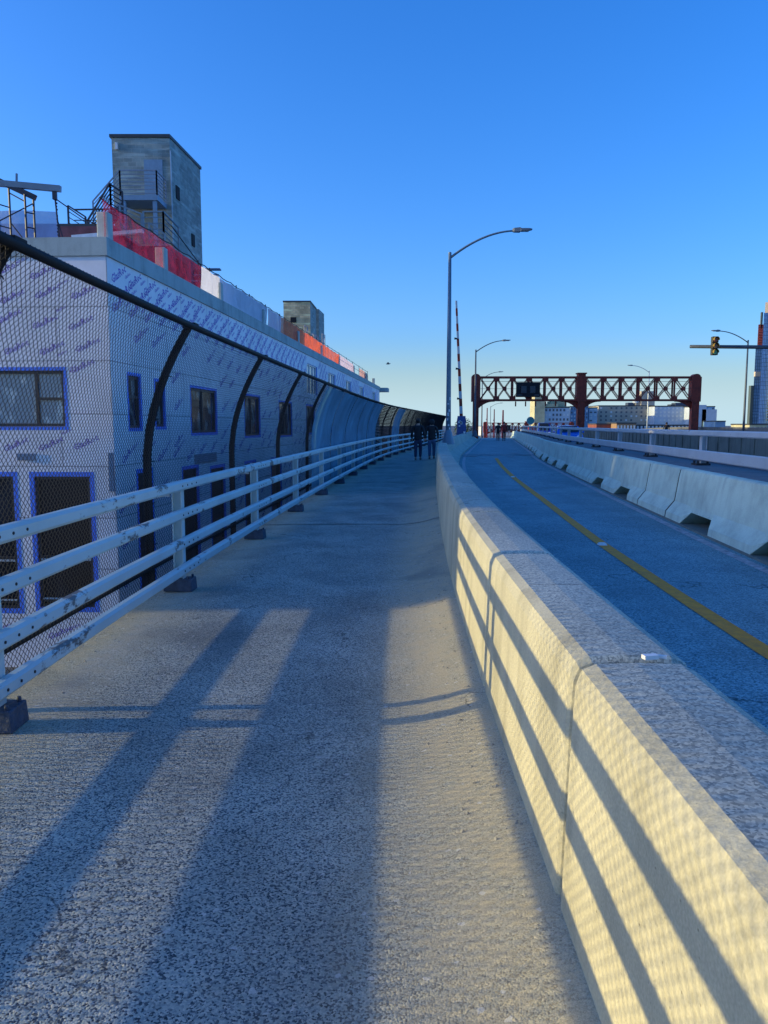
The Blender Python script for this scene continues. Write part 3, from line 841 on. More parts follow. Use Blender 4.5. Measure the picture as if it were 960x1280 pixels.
# ------------------------------------------------------------------ jersey barriers right of the lane
def jersey(y0, y1, slots):
    """precast unit with lifting slots in its foot; built about its own base"""
    ym = (y0 + y1) / 2; base = pt(LANE_R(ym) + .5, ym, .03)
    # the face is a grid so that the slots are real openings
    brk = [y0 + .036, y0 + .06]
    L = y1 - y0
    sl = []
    if slots:
        for c in (.26, .74):
            sl.append((y0 + L * c - .68, y0 + L * c + .68))
    for a, b in sl: brk += [a, a + .22, b - .22, b]
    brk += [y0 + L * q for q in (.1, .45, .5, .55, .9)] + [y1 - .06, y1 - .036]
    brk = sorted(brk)
    def hz(y):
        for a, b in sl:
            if a <= y <= b:
                if y < a + .219: return .19 * (y - a) / .22
                if y > b - .219: return .19 * (b - y) / .22
                return .19
        return 0.0
    rows = []
    for i, y in enumerate(brk):
        t = .014 if i in (0, len(brk) - 1) else 0
        f0 = LANE_R(y) + .16 + t
        h = hz(y)
        pr = [(0, max(0, h)), (.012, max(.10, h + .0)), (.15, max(.27, h + .06)), (.215, .70 - t), (.235, .79 - t), (.26, .81 - t), (.40, .81 - t), (.425, .79 - t), (.445, .70 - t), (.51, max(.27, h + .06)), (.648, max(.10, h)), (.66, max(0, h))]
        if h > .01:
            pr[0] = (.02 + .1 * h / .2, h); pr[1] = (.03 + .1 * h / .2, h + .004); pr[2] = (.15, max(.27, h + .01))
            pr[11] = (.64 - .1 * h / .2, h); pr[10] = (.63 - .1 * h / .2, h + .004)
        rows.append([pt(f0 + o, y, .03 + z) for o, z in pr])
    mb = MB(); mb.loft(rows, True, True, 1, [0] * 12)  # end caps coloured dark in place of shade inside the gaps
    return mb, base
ORD = ["nearest", "second", "third", "fourth", "fifth", "sixth", "seventh", "eighth", "ninth", "tenth", "eleventh", "twelfth", "thirteenth", "fourteenth", "fifteenth", "sixteenth", "seventeenth", "eighteenth", "nineteenth", "twentieth", "twenty first", "twenty second", "twenty third", "twenty fourth", "twenty fifth", "twenty sixth", "twenty seventh", "twenty eighth"]
JY = [(.6, 6.7, 1), (6.7, 12.75, 1), (12.75, 14.75, 0), (14.75, 20.9, 1), (20.9, 22.5, 0), (22.5, 24.3, 0)]
y = 24.3; kk = 0
while y < 92:
    L = 6.1 if kk % 4 != 2 else 2.2
    JY.append((y, y + L, 1 if L > 3 else 0)); y += L; kk += 1
for k, (a, b, s_) in enumerate(JY):
    mb, base = jersey(a, b, s_)
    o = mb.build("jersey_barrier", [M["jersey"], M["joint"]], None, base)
    o.location = base
    if k == 0: lab = "long pale jersey barrier at the near end of its row, beyond the frame's right edge"
    elif k == 1: lab = "long pale jersey barrier with two big foot slots, cut by the photo's right edge"
    elif s_ == 0: lab = f"short unslotted jersey barrier beside the bike lane, {ORD[k - 1]} in its row"
    else: lab = f"long slotted jersey barrier beside the bike lane, {ORD[k - 1]} in its row"
    tag(o, lab, "barrier", "jersey barriers along the bike lane")

# ------------------------------------------------------------------ roadway railing on its concrete base
RO = lambda y: LANE_R(y) + 1.27
rr = thing("roadway_railing", pt(RO(10), 10, .79), "two pale box rails on a low concrete wall behind the jersey barriers", "railing")
mb = MB()
rows = [[pt(RO(y) + o, y, z) for o, z in ((-.38, 0), (-.38, .77), (-.36, .79), (.40, .79), (.42, .77), (.42, -.05))] for y in ys(-6, 93, 1.2)]
mb.loft(rows, True, True)
mb.build("base_wall", M["basewall"], rr, rr.location)
mb = MB(); mb.loft(sweep_rail(1.395, .105, .10, lambda y: RO(y) - .02, -6, 93, 1.2)); mb.build("rail", M["rail2"], rr, rr.location)
mb = MB(); mb.loft(sweep_rail(.985, .185, .10, lambda y: RO(y) - .02, -6, 93, 1.2)); mb.build("rail", M["rail2"], rr, rr.location)
rp = None
for y in [2.9 + 3.9 * k for k in range(-1, 23)]:
    loc = pt(RO(y) + .075, y, .79) - rr.location
    if rp is None:
        mb = MB()
        mb.box((0, 0, .33), (.10, .012, .62)); mb.box((.045, 0, .33), (.012, .13, .62)); mb.box((-.045, 0, .33), (.012, .13, .62))
        rp = mb.build("post", M["rail2"], rr)
        mb = MB(); mb.box((-.03, 0, .02), (.26, .30, .035))
        for q in (-.12, .06):
            for w in (-.10, .10): mb.tube([(q, w, .03), (q, w, .085)], .022, 6)
        mb.build("base_plate", M["bolt"], rp)
        o = rp
    else:
        o = rp.copy(); COL.objects.link(o); o.parent = rr
        for ch in rp.children:
            c = ch.copy(); COL.objects.link(c); c.parent = o
    o.location = loc; o.rotation_euler = (0, 0, -math.atan(slope(y)))

# far parapet and low median of the carriageway
mb = MB()
for a, b in zip(ys(-6, 290, 3.0), ys(-6, 290, 3.0)[1:]):
    rows = [[pt(24.0 + o, y, z) for o, z in ((0, -.05), (.02, 1.30), (.08, 1.34), (.32, 1.34), (.38, 1.30), (.4, -.05))] for y in (a + .02, b - .02)]
    mb.loft(rows)
fpar = mb.build("road_parapet", m_concrete("grimy parapet concrete", (.15, .155, .15), .6, pit=False), None, pt(24, 40, 0)); fpar.location = pt(24, 40, 0)
tag(fpar, "dark grimy concrete parapet with vertical joints along the far side of the road", "parapet")

rows_y = ys(-6, 93, .62)
mb = MB()
mb.loft([[pt(11.3 + o, y, z) for o, z in ((0, -.05), (0, 1.24), (.03, 1.28), (.30, 1.28), (.33, 1.24), (.33, -.05))] for y in rows_y])
for y in rows_y[::2]:
    p = pt(11.285, y, .6); mb.box(p, (.05, .09, 1.2))
md = mb.build("median_wall", M["median"], None, pt(11.3, 40, 0)); md.location = pt(11.3, 40, 0)
tag(md, "dark ribbed median wall seen between the two road rails", "wall")

# studs on the yellow line
st0 = None
for k, (y, lab) in enumerate(((9.75, "white raised road stud on the yellow lane line, nearer of the two"), (22.6, "white raised road stud at the far end of the yellow lane line"))):
    mb = MB(); mb.box((0, 0, .014), (.11, .10, .028), taper=.7)
    o = mb.build("road_stud", M["whitep"], None); o.location = pt(YEL(y) - .02, y, .02)
    tag(o, lab, "road stud", "studs on the yellow line")

# ------------------------------------------------------------------ street lamps
def lamp(name_label, loc, h=8.0, arm=2.85, rise=.95, left=False, m="pole", z0=0.0, stickers=False, r0=.105, r1=.058):
    t = thing("street_lamp", loc, name_label, "street lamp", "street lamps along the bridge")
    mb = MB()
    mb.tube([(0, 0, z0), (0, 0, h * .3), (0, 0, h * .6), (0, 0, h)], [r0, r0 * .9, (r0 + r1) / 2, r1], 12)
    mb.ellipsoid((0, 0, h), (r1 * 1.1, r1 * 1.1, .05), 10, 6)
    mb.build("pole", M[m], t, smooth=True)
    mb = MB(); mb.tube([(0, 0, z0), (0, 0, z0 + .05), (0, 0, z0 + .4), (0, 0, z0 + .55)], [.26, .25, .16, r0 * 1.02], 12)
    mb.build("pole_base", M[m], t)
    s = -1 if left else 1
    P = []
    for i in range(13):
        u = i / 12; P.append((s * arm * .86 * u, 0, h - .18 + rise * (1 - (1 - u) ** 1.9)))
    mb = MB(); mb.tube(P, [.045 - .012 * i / 12 for i in range(13)], 8)
    mb.build("arm", M[m], t, smooth=True)
    e = Vector(P[-1])
    mb = MB()
    rows = []
    for u, hw, hh in ((0, .05, .05), (.06, .09, .07), (.28, .11, .08), (.33, .12, .045), (.62, .12, .035), (.74, .06, .02)):
        c = e + Vector((s * (u - .1), 0, .02 + u * .04))
        rows.append([c + Vector((0, -hw, -hh)), c + Vector((0, hw, -hh)), c + Vector((0, hw * .8, hh)), c + Vector((0, -hw * .8, hh))])
    mb.loft(rows)
    hd = mb.build("lamp_head", M["lumi"], t)
    mb = MB(); c = e + Vector((s * .38, 0, -.02)); mb.box(c, (.26, .17, .012)); mb.build("lens", M["lens"], hd)
    if stickers:
        for q in range(9):
            a = -1.6 + random.uniform(-.6, .6); z = 1.0 + q * .19 + random.uniform(-.05, .05)
            rr_ = .104; w = random.uniform(.03, .06); hh = random.uniform(.05, .13)
            mb = MB(); pts = []
            for da in (-.3, 0, .3):
                pts.append([(rr_ * math.cos(a + da), rr_ * math.sin(a + da), z - hh / 2), (rr_ * math.cos(a + da), rr_ * math.sin(a + da), z + hh / 2)])
            mb.loft(pts, False, False); mb.build("sticker", M["sticker"], t)
    return t
PZ = .80
lamp("tall blue grey street lamp on the parapet, nearest one with stickers on its pole", pt(.42, 30, 0), 8.0, 2.85, 1.0, z0=PZ, stickers=True)
lamp("second street lamp along the bike lane, just left of the red portal", pt(.9, 70, 0), 8.2, 2.85, 1.0, m="poledark", z0=.5)
lamp("third street lamp along the bike lane, its arm showing just above the red portal truss", pt(.9, 115, 0), 8.9, 2.85, 1.0, m="poledark")
lamp("small far street lamp seen under the red portal truss", pt(2.0, 195, 0), 9.6, 2.85, 1.0, m="poledark")
lamp("dark street lamp with arm to the left, beside the traffic signal", pt(23.6, 65, 0), 8.5, 2.85, .95, left=True, m="poledark", z0=0)
lamp("pale street lamp behind the red portal's right bay", pt(24.3, 109, 0), 9.3, 2.85, .95, left=True, m="alu", z0=0)

# ------------------------------------------------------------------ red portals over the bridge
def portal(loc, label):
    t = thing("red_portal", loc, label, "portal frame", "red steel portals of the lift bridge")
    PX = [0, 10.75, 22.4]; zt, zb = 6.55, 4.25
    for k in range(3):
        x = PX[k]
        mb = MB(); w = .66 if k else .5
        mb.box((x, 0, 2.9), (w, .7, 6.1)); mb.box((x, 0, 5.35), (w + .35, .8, 2.5))
        for s_ in (-1, 1):
            mb.beam((x + s_ * w / 2, -.36, .3), (x + s_ * w / 2, -.36, 6), .08, .06)
        if k == 1: mb.box((x, 0, 6.72), (.75, .8, .35)); mb.box((x, 0, 6.95), (.95, .95, .12))
        else:
            rows = []
            for u in range(6):
                a = u / 5 * math.pi / 2; q = math.cos(a) * .98 + .02
                rows.append([(x - .42 * q, -.4, 6.55 + .35 * math.sin(a)), (x + .42 * q, -.4, 6.55 + .35 * math.sin(a)), (x + .42 * q, .4, 6.55 + .35 * math.sin(a)), (x - .42 * q, .4, 6.55 + .35 * math.sin(a))])
            mb.loft(rows)
        mb.build("portal_post", M["red"], t)
        for s_ in (-1, 1):                              # curved haunches under the truss
            if (k == 0 and s_ < 0) or (k == 2 and s_ > 0): continue
            rows = []
            for u in range(7):
                q = u / 6; xx = x + s_ * (w / 2 + q * 1.7); zz = zb - .15 - .75 * (1 - q) ** 2.4
                rows.append([(xx, -.1, zz), (xx, .1, zz), (xx, .1, zb), (xx, -.1, zb)])
            mb = MB(); mb.loft(rows); mb.build("haunch", M["red"], t)
    for k in range(2):
        x0 = PX[k] + .4; x1 = PX[k + 1] - .4; n = 6; dx = (x1 - x0) / n
        mb = MB()
        for yy in (-.3, .3):
            mb.beam((x0, yy, zt), (x1, yy, zt), .12, .20); mb.beam((x0, yy, zb), (x1, yy, zb), .12, .20)
        for q in range(n * 2 + 1):
            xx = x0 + (x1 - x0) * q / (2 * n); mb.beam((xx, -.3, zt), (xx + dx / 2 * (1 if q < 2 * n else 0), .3, zt), .05)
        mb.beam((x0, -.3, zt - .42), (x1, -.3, zt - .42), .035); mb.beam((x0, -.3, (zt + zb) / 2), (x1, -.3, (zt + zb) / 2), .03)
        mb.build("truss_chord", M["red"], t)
        mb = MB()
        for q in range(n + 1):
            xx = x0 + q * dx
            if 0 < q < n:
                for yy in (-.3, .3): mb.beam((xx, yy, zb), (xx, yy, zt), .17, .08, up=Vector((0, 1, 0)))
                mb.box((xx, -.37, zt - .2), (.62, .03, .4)); mb.box((xx, -.37, zb + .2), (.62, .03, .4))
            if q < n:
                for yy in (-.3, .3):
                    for e in (-.055, .055):
                        mb.beam((xx, yy, zb + e), (xx + dx, yy, zt + e), .045, .045); mb.beam((xx, yy, zt + e), (xx + dx, yy, zb + e), .045, .045)
                mb.box((xx + dx / 2, -.36, (zt + zb) / 2), (.42, .04, .42))
        mb.build("truss_lacing", M["red"], t)
    mb = MB()
    for q in range(6): mb.box((4.1 + q * 1.02, -.05, zb - .38), (.12, .1, .5))
    mb.build("signal_hanger", M["red"], t)
    mb = MB(); mb.box((5.25, -.55, 5.3), (2.4, .25, 1.5))
    pn = mb.build("sign_cabinet", M["dark"], t)
    mb = MB()
    for q in (-.45, .45): mb.box((5.25 + q, -.70, 5.3), (.55, .04, .7)); mb.box((5.25 + q * 1.9, -.69, 4.75), (.5, .02, .12))
    mb.build("hatch", M["coping"], pn)
    return t
p1 = portal(pt(.72, 79.5, 0) + Vector((0, 0, -.2)), "rust red steel portal with X braced truss spanning the bike lane and the road")
p2 = dup(p1, pt(.6, 200, 0) + Vector((0, 0, -.9)), "small far red portal seen under the nearer portal's left bay")
p1.rotation_euler[2] = 0.0
mb = MB(); mb.box((0, 0, 1.6), (3.6, 3, 3.2)); mb.box((.8, -.1, 3.9), (1.5, 1.6, 1.5)); mb.box((2.6, -.2, 2.1), (1.6, 2.6, 4.2))
for q in (-1.2, -.4, .4): mb.box((q, -1.52, 1.9), (.5, .06, .7), 1)
o = mb.build("bridge_house", [M["redbright"], M["dark"]]); o.location = pt(11.2, 190, -.4); tag(o, "low red bridge operator house beside the far red portal", "hut")

# gate arms
def gate(loc, label, L, tilt, base=True, mats=("redbright", "whitep"), r=.10):
    t = thing("barrier_gate", loc, label, "barrier gate", "raised barrier gates")
    if base:
        mb = MB(); mb.box((0, 0, .95), (.75, .6, 1.5), taper=.85); mb.box((0, 0, 1.75), (.6, .5, .2)); mb.tube([(-.35, 0, 1.45), (.35, 0, 1.45)], .17, 10)
        hb = mb.build("gate_housing", M["cab"], t)
        for q in range(6):
            mb = MB(); mb.box((random.uniform(-.25, .25), -.31, random.uniform(.5, 1.5)), (random.uniform(.08, .2), .012, random.uniform(.08, .2))); mb.build("sticker", M["sticker"], hb)
    z0 = 1.45 if base else 0
    n = 16; dz = (L) / n
    mb = MB()
    for k in range(n):
        a = k * dz; b = a + dz
        mb.beam((-tilt * a, 0, z0 + a), (-tilt * b, 0, z0 + b), (r * 1.6) * (1 - .45 * k / n), r * (1 - .4 * k / n), k % 2, up=Vector((0, 1, 0)))
    arm = mb.build("gate_arm", [M[mats[0]], M[mats[1]]], t)
    for k in (3, 7, 11):
        a = k * dz; mb = MB(); mb.tube([(-tilt * a - .05, -.05, z0 + a), (-tilt * a - .28, -.05, z0 + a + .02)], [.05, .09], 8); mb.build("warning_light", M["bolt"], arm)
    return t
gate(pt(.0, 62, .4), "raised red and white striped gate arm on a blue stickered housing behind the nearest lamp", 9.4, .055, r=.16, mats=("red", "alu"))
for q, (ox, h, lab) in enumerate(((1.2, 8.6, "raised far red gate arm under the red portal, left of three"), (2.9, 8.3, "raised far red gate arm under the red portal, middle of three"), (5.0, 8.1, "raised far red gate arm under the red portal, right of three"))):
    gate(pt(ox, 185, 0), lab, h, 0.0, base=False, mats=("redbright", "redbright"), r=.22 if q < 2 else .34)

# ------------------------------------------------------------------ traffic signal on a mast arm
ts = thing("traffic_signal", pt(24.6, 46, 0), "dark mast arm carrying a three lens traffic signal over the road at the right edge", "traffic signal")
L0 = Vector(ts.location)
mb = MB(); mb.tube([(0, 0, 0), (0, 0, 3), (0, 0, 6.6)], [.17, .15, .12], 12); mb.build("mast", M["poledark"], ts, smooth=True)
xend = 18.0 - L0.x
mb = MB(); mb.tube([(0, 0, 6.0), (xend / 2, 0, 6.08), (xend, 0, 6.12)], [.13, .115, .10], 10); mb.build("mast_arm", M["poledark"], ts, smooth=True)
hx = 19.35 - L0.x
mb = MB()
for k in range(3): mb.box((hx, -.18, 6.50 - .36 * k), (.36, .28, .35))
mb.box((hx, -.02, 6.14), (.10, .14, .9))
hd = mb.build("signal_head", M["signal"], ts, bevel=.03)
for k, mm in enumerate(("lred", "lamber", "lgreen")):
    c = Vector((hx, -.32, 6.50 - .36 * k))
    mb = MB(); mb.tube([c + Vector((0, 0.0, 0)), c + Vector((0, -.03, 0))], [.13, .12], 14); mb.build("signal_lens", M[mm], hd)
    mb = MB(); rows = []
    for u in (0, .2):
        rows.append([c + Vector((.155 * math.cos(a), -u, .155 * math.sin(a))) for a in [R(-20 + i * 22) for i in range(11)]])
    mb.loft(rows, False, False); mb.build("visor", M["yellowsig"], hd)

# ------------------------------------------------------------------ people
def skin_mesh(name, pts, edges, rad, m, parent, sub=2, extra=None):
    me = bpy.data.meshes.new(name); me.from_pydata(pts, edges, [])
    o = bpy.data.objects.new(name + "_tmp", me); COL.objects.link(o)
    o.modifiers.new("s", 'SKIN')
    if not me.skin_vertices: bpy.ops.mesh.customdata_skin_add()
    for i, r in enumerate(rad):
        me.skin_vertices[0].data[i].radius = (r, r) if not isinstance(r, tuple) else r
        me.skin_vertices[0].data[i].use_root = (i == 0)
    ss = o.modifiers.new("u", 'SUBSURF'); ss.levels = sub; ss.render_levels = sub
    dg = bpy.context.evaluated_depsgraph_get()
    me2 = bpy.data.meshes.new_from_object(o.evaluated_get(dg))
    me2.name = name
    bpy.data.objects.remove(o); bpy.data.meshes.remove(me)
    if extra:
        bm = bmesh.new(); bm.from_mesh(me2)
        for c, r in extra:
            mtx = Matrix.Translation(c) @ Matrix.Diagonal((*r, 1))
            bmesh.ops.create_uvsphere(bm, u_segments=12, v_segments=8, radius=1, matrix=mtx)
        bm.to_mesh(me2); bm.free()
    me2.materials.clear(); me2.materials.append(m)
    for p in me2.polygons: p.use_smooth = True
    ob = bpy.data.objects.new(name, me2); COL.objects.link(ob); ob.parent = parent
    return ob

def person(loc, label, h=1.75, rz=0.0, jacket="black", trousers="navy", shoes="black", stride=.22, arm=.10, hood=False, facing_away=True, hat=False, bag=None, group=None):
    t = thing("person", loc, label, "person", group, rz)
    k = h / 1.75
    S_ = lambda p: (p[0] * k, p[1] * k, p[2] * k)
    hip = .10
    lf, rf = stride, -stride
    J = {}
    body_p = [(0, 0, .96), (0, .0, 1.15), (0, .0, 1.34), (0, 0, 1.44), (0, .01, 1.52), (0, .03, 1.60), (0, .035, 1.66), (0, .02, 1.72)]
    body_r = [.12, .115, .13, .09, .052, .078, .088, .06]
    E_ = [(i, i + 1) for i in range(7)]
    def leg(s, f):
        i0 = len(body_p)
        body_p.extend([(s * hip, 0, .90), (s * hip * .95, f * .55 + .04, .50), (s * hip * .9, f - .02, .09), (s * hip * .95, f + .13, .035)])
        body_r.extend([.085, .058, .040, .032])
        E_.extend([(0, i0), (i0, i0 + 1), (i0 + 1, i0 + 2), (i0 + 2, i0 + 3)])
    def armj(s, f):
        i0 = len(body_p)
        sh, el, wr, pm = (s * .19, 0, 1.42), (s * .255, -.03 + f * .4, 1.15), (s * .27, .06 + f, .91), (s * .27, .075 + f, .85)
        body_p.extend([sh, el, wr, pm]); body_r.extend([.055, .042, .028, .036])
        E_.extend([(3, i0), (i0, i0 + 1), (i0 + 1, i0 + 2), (i0 + 2, i0 + 3)])
        for q, (dy, ln) in enumerate(((.03, .07), (.012, .085), (-.008, .08), (-.026, .062))):
            j0 = len(body_p)
            b = Vector(pm) + Vector((0, dy, -.02))
            body_p.extend([tuple(b + Vector((0, 0, -ln * .5))), tuple(b + Vector((-s * .012, .004, -ln)))]); body_r.extend([.010, .008])
            E_.extend([(i0 + 3, j0), (j0, j0 + 1)])
        j0 = len(body_p)
        body_p.extend([(pm[0] - s * .012, pm[1] + .045, pm[2] + .0), (pm[0] - s * .016, pm[1] + .06, pm[2] - .04)]); body_r.extend([.012, .009])
        E_.extend([(i0 + 3, j0), (j0, j0 + 1)])
    leg(1, lf); leg(-1, rf); armj(1, -arm); armj(-1, arm)
    extra = [(S_((0, .118, 1.635)), (.013, .018, .02)), (S_((.086, .02, 1.645)), (.010, .022, .032)), (S_((-.086, .02, 1.645)), (.010, .022, .032)),
             (S_((.032, .105, 1.665)), (.014, .010, .009)), (S_((-.032, .105, 1.665)), (.014, .010, .009)), (S_((0, .108, 1.595)), (.024, .010, .008))]
    extra = [(Vector(c), r) for c, r in extra]
    skin_mesh("body", [S_(p) for p in body_p], E_, [r * k for r in body_r], M["skin"], t, 2, extra)
    # jacket
    jp = [(0, 0, .80), (0, 0, .95), (0, 0, 1.15), (0, 0, 1.34), (0, -.005, 1.45), (0, 0, 1.51)]
    jr = [.175, .172, .16, .172, .11, .075]
    je = [(i, i + 1) for i in range(5)]
    for s, f in ((1, -arm), (-1, arm)):
        i0 = len(jp)
        jp += [(s * .20, 0, 1.41), (s * .27, -.03 + f * .4, 1.15), (s * .275, .055 + f, .92)]; jr += [.082, .068, .052]
        je += [(4, i0), (i0, i0 + 1), (i0 + 1, i0 + 2)]
    skin_mesh("jacket", [S_(p) for p in jp], je, [(r * k * 1.1, r * k * .85) for r in jr], M[jacket], t)
    # trousers
    tp = [(0, 0, .93), (0, 0, .86)]; tr = [.145, .13]; te = [(0, 1)]
    for s, f in ((1, lf), (-1, rf)):
        i0 = len(tp)
        tp += [(s * hip, 0, .80), (s * hip * .95, f * .55 + .04, .50), (s * hip * .9, f - .02, .12)]; tr += [.10, .078, .062]
        te += [(1, i0), (i0, i0 + 1), (i0 + 1, i0 + 2)]
    skin_mesh("trousers", [S_(p) for p in tp], te, [r * k for r in tr], M[trousers], t)
    for s, f in ((1, lf), (-1, rf)):
        mb = MB(); c = Vector((s * hip * .92, f + .05, .05)) * k
        rows = []
        for u, hw, hh in ((-.12, .03, .045), (-.10, .042, .10), (-.02, .045, .10), (.06, .048, .07), (.14, .042, .055), (.17, .02, .04)):
            rows.append([c + Vector((-hw, u, -.05)), c + Vector((hw, u, -.05)), c + Vector((hw * .85, u, hh - .05)), c + Vector((-hw * .85, u, hh - .05))])
        mb.loft(rows); mb.build("shoe", M[shoes], t)
    mb = MB()
    if hood:
        mb.ellipsoid(S_((0, -.005, 1.645)), (.122 * k, .125 * k, .14 * k), 14, 10); mb.build("hood", M[jacket], t, smooth=True)
    else:
        mb.ellipsoid(S_((0, -.005, 1.672)), (.101 * k, .108 * k, .108 * k), 14, 10); mb.build("hair", M["hair"], t, smooth=True)
    if bag:
        mb = MB(); mb.box(S_((0, -.21, 1.22)), (.32 * k, .16 * k, .46 * k)); mb.build("backpack", M[bag], t, bevel=.05)
    return t
def pdx(x, y, z=0): return Vector((x, y, z))
person(pdx(1.50, 34.0, .0), "person in a black jacket and dark trousers walking away, left of the walking pair", 1.80, R(-8), "black", "navy", "shoe", .13, .08, group="pair walking away on the walkway")
person(pdx(2.14, 34.6, .02), "person in a dark hooded jacket and blue jeans walking away close to the parapet", 1.76, R(-6), "black", "jeans", "shoe", .10, .05, hood=True, group="pair walking away on the walkway")
person(pt(3.05, 76, .01), "person in dark clothes walking in the bike lane beside someone in red", 1.74, R(-8), "black", "black", "black", .2, .12, group="pair walking in the bike lane")
person(pt(3.62, 75, .01), "person in a dark red jacket walking in the bike lane under the portal", 1.82, R(-8), "redcloth", "black", "black", .18, .1, bag="redcloth", group="pair walking in the bike lane")
person(pt(22.3, 88, .0), "dark figure seen above the road rail in front of the pale building", 1.85, R(172), "black", "black", "black", .1, .06, hood=True)

# ------------------------------------------------------------------ blue car on the road, coming this way
def car(loc, rz, label, paint, s=1.0, tall=0.0):
    t = thing("car", loc, label, "car", None, rz)
    Wd = .88
    prof = [(-2.05, .35), (-2.1, .62), (-2.0, .80), (-1.15, .95), (-.45, 1.42 + tall), (.9, 1.46 + tall), (1.75, 1.05 + tall * .8), (2.05, .95 + tall * .5), (2.1, .5), (2.0, .3)]
    rows = []
    for x, in_, zz in ((-Wd, .10, .0), (-Wd * .97, .03, 0), (0, 0, .03), (Wd * .97, .03, 0), (Wd, .10, 0)):
        r_ = []
        for (u, z) in prof:
            tuck = 1.0 if z < 1.0 else .80
            r_.append((x * tuck, u * (1 - in_ * .3), z + zz * (z > .5) - (in_ * .3 if z > .6 else -in_ * .3)))
        rows.append(r_)
    mb = MB(); mb.loft(rows, True, True)
    b = mb.build("body", paint, t, bevel=.02)
    mb = MB(); mb.quad((-.66, -1.13, 1.0), (.66, -1.13, 1.0), (.58, -.52, 1.40 + tall), (-.58, -.52, 1.40 + tall))
    mb.v = [(x, y - .05, z + .03) for x, y, z in mb.v]
    mb.build("windscreen", M["carglass"], t)
    for s_ in (-1, 1):
        mb = MB(); mb.quad((s_ * .86, -1.0, 1.0), (s_ * .86, 1.5, 1.0), (s_ * .745, .9, 1.36 + tall), (s_ * .745, -.4, 1.36 + tall)); mb.build("side_window", M["carglass"], t)
        mb = MB(); mb.ellipsoid((s_ * .62, -2.04, .70), (.20, .06, .09), 12, 8); mb.build("headlight", M["headl"], t, smooth=True)
        for yy in (-1.3, 1.3):
            mb = MB(); mb.tube([(s_ * .72, yy, .32), (s_ * .90, yy, .32)], .32, 18); w = mb.build("wheel", M["rubber"], t)
            mb = MB(); mb.tube([(s_ * .90, yy, .32), (s_ * .912, yy, .32)], .2, 14); mb.build("rim", M["chrome"], w)
        mb = MB(); mb.box((s_ * .98, -.75, 1.02), (.18, .10, .13)); mb.build("mirror", paint, t, bevel=.03)
    mb = MB(); mb.box((0, -2.115, .50), (1.1, .03, .16)); mb.build("grille", M["dark"], t)
    return t
car(pt(7.95, 56, .03), R(-8), "bright blue car coming this way, seen between the road rails", M["carblue"])
car(pt(9.4, 104, .0), R(-8), "blue van farther along the road behind the portal's middle post", mat("deep blue van paint", (.02, .06, .40), .3), tall=.55)

# round sign near the car
t = thing("round_sign", pt(6.6, 84, 0), "round teal sign on a thin pole by the roadway", "sign")
mb = MB(); mb.tube([(0, 0, 0), (0, 0, 2.4)], .04, 8); mb.build("sign_post", M["alu"], t)
mb = MB(); mb.tube([(0, -.05, 2.0), (0, -.08, 2.0)], .42, 22); pl = mb.build("sign_plate", M["tealsign"], t)
mb = MB()
rows = [[(.43 * math.cos(a), -.085, 2.0 + .43 * math.sin(a)), (.39 * math.cos(a), -.085, 2.0 + .39 * math.sin(a))] for a in [2 * math.pi * i / 24 for i in range(25)]]
mb.loft(rows, False, False); mb.build("sign_rim", M["whitep"], pl)

# gull
t = thing("bird", (.2, 40, 4.65), "small grey bird flying in the clear sky", "bird"); t.scale = (.6, .6, .6)
mb = MB(); mb.ellipsoid((0, 0, 0), (.17, .05, .05), 12, 8); mb.ellipsoid((.17, 0, .03), (.05, .035, .035), 8, 6); mb.tube([(.21, 0, .03), (.26, 0, .02)], [.012, .003], 6)
mb.add([(-.14, -.03, 0), (-.14, .03, 0), (-.27, .05, .01), (-.27, -.05, .01)], [(0, 1, 2, 3)])
mb.build("body", M["bird"], t, smooth=True)
for s_ in (-1, 1):
    mb = MB(); mb.add([(.08, s_ * .04, .02), (-.08, s_ * .04, .02), (-.05, s_ * .24, .11), (.09, s_ * .24, .12), (-.10, s_ * .5, .06)], [(0, 1, 2, 3), (3, 2, 4)]); mb.build("wing", M["bird"], t, recalc=False)

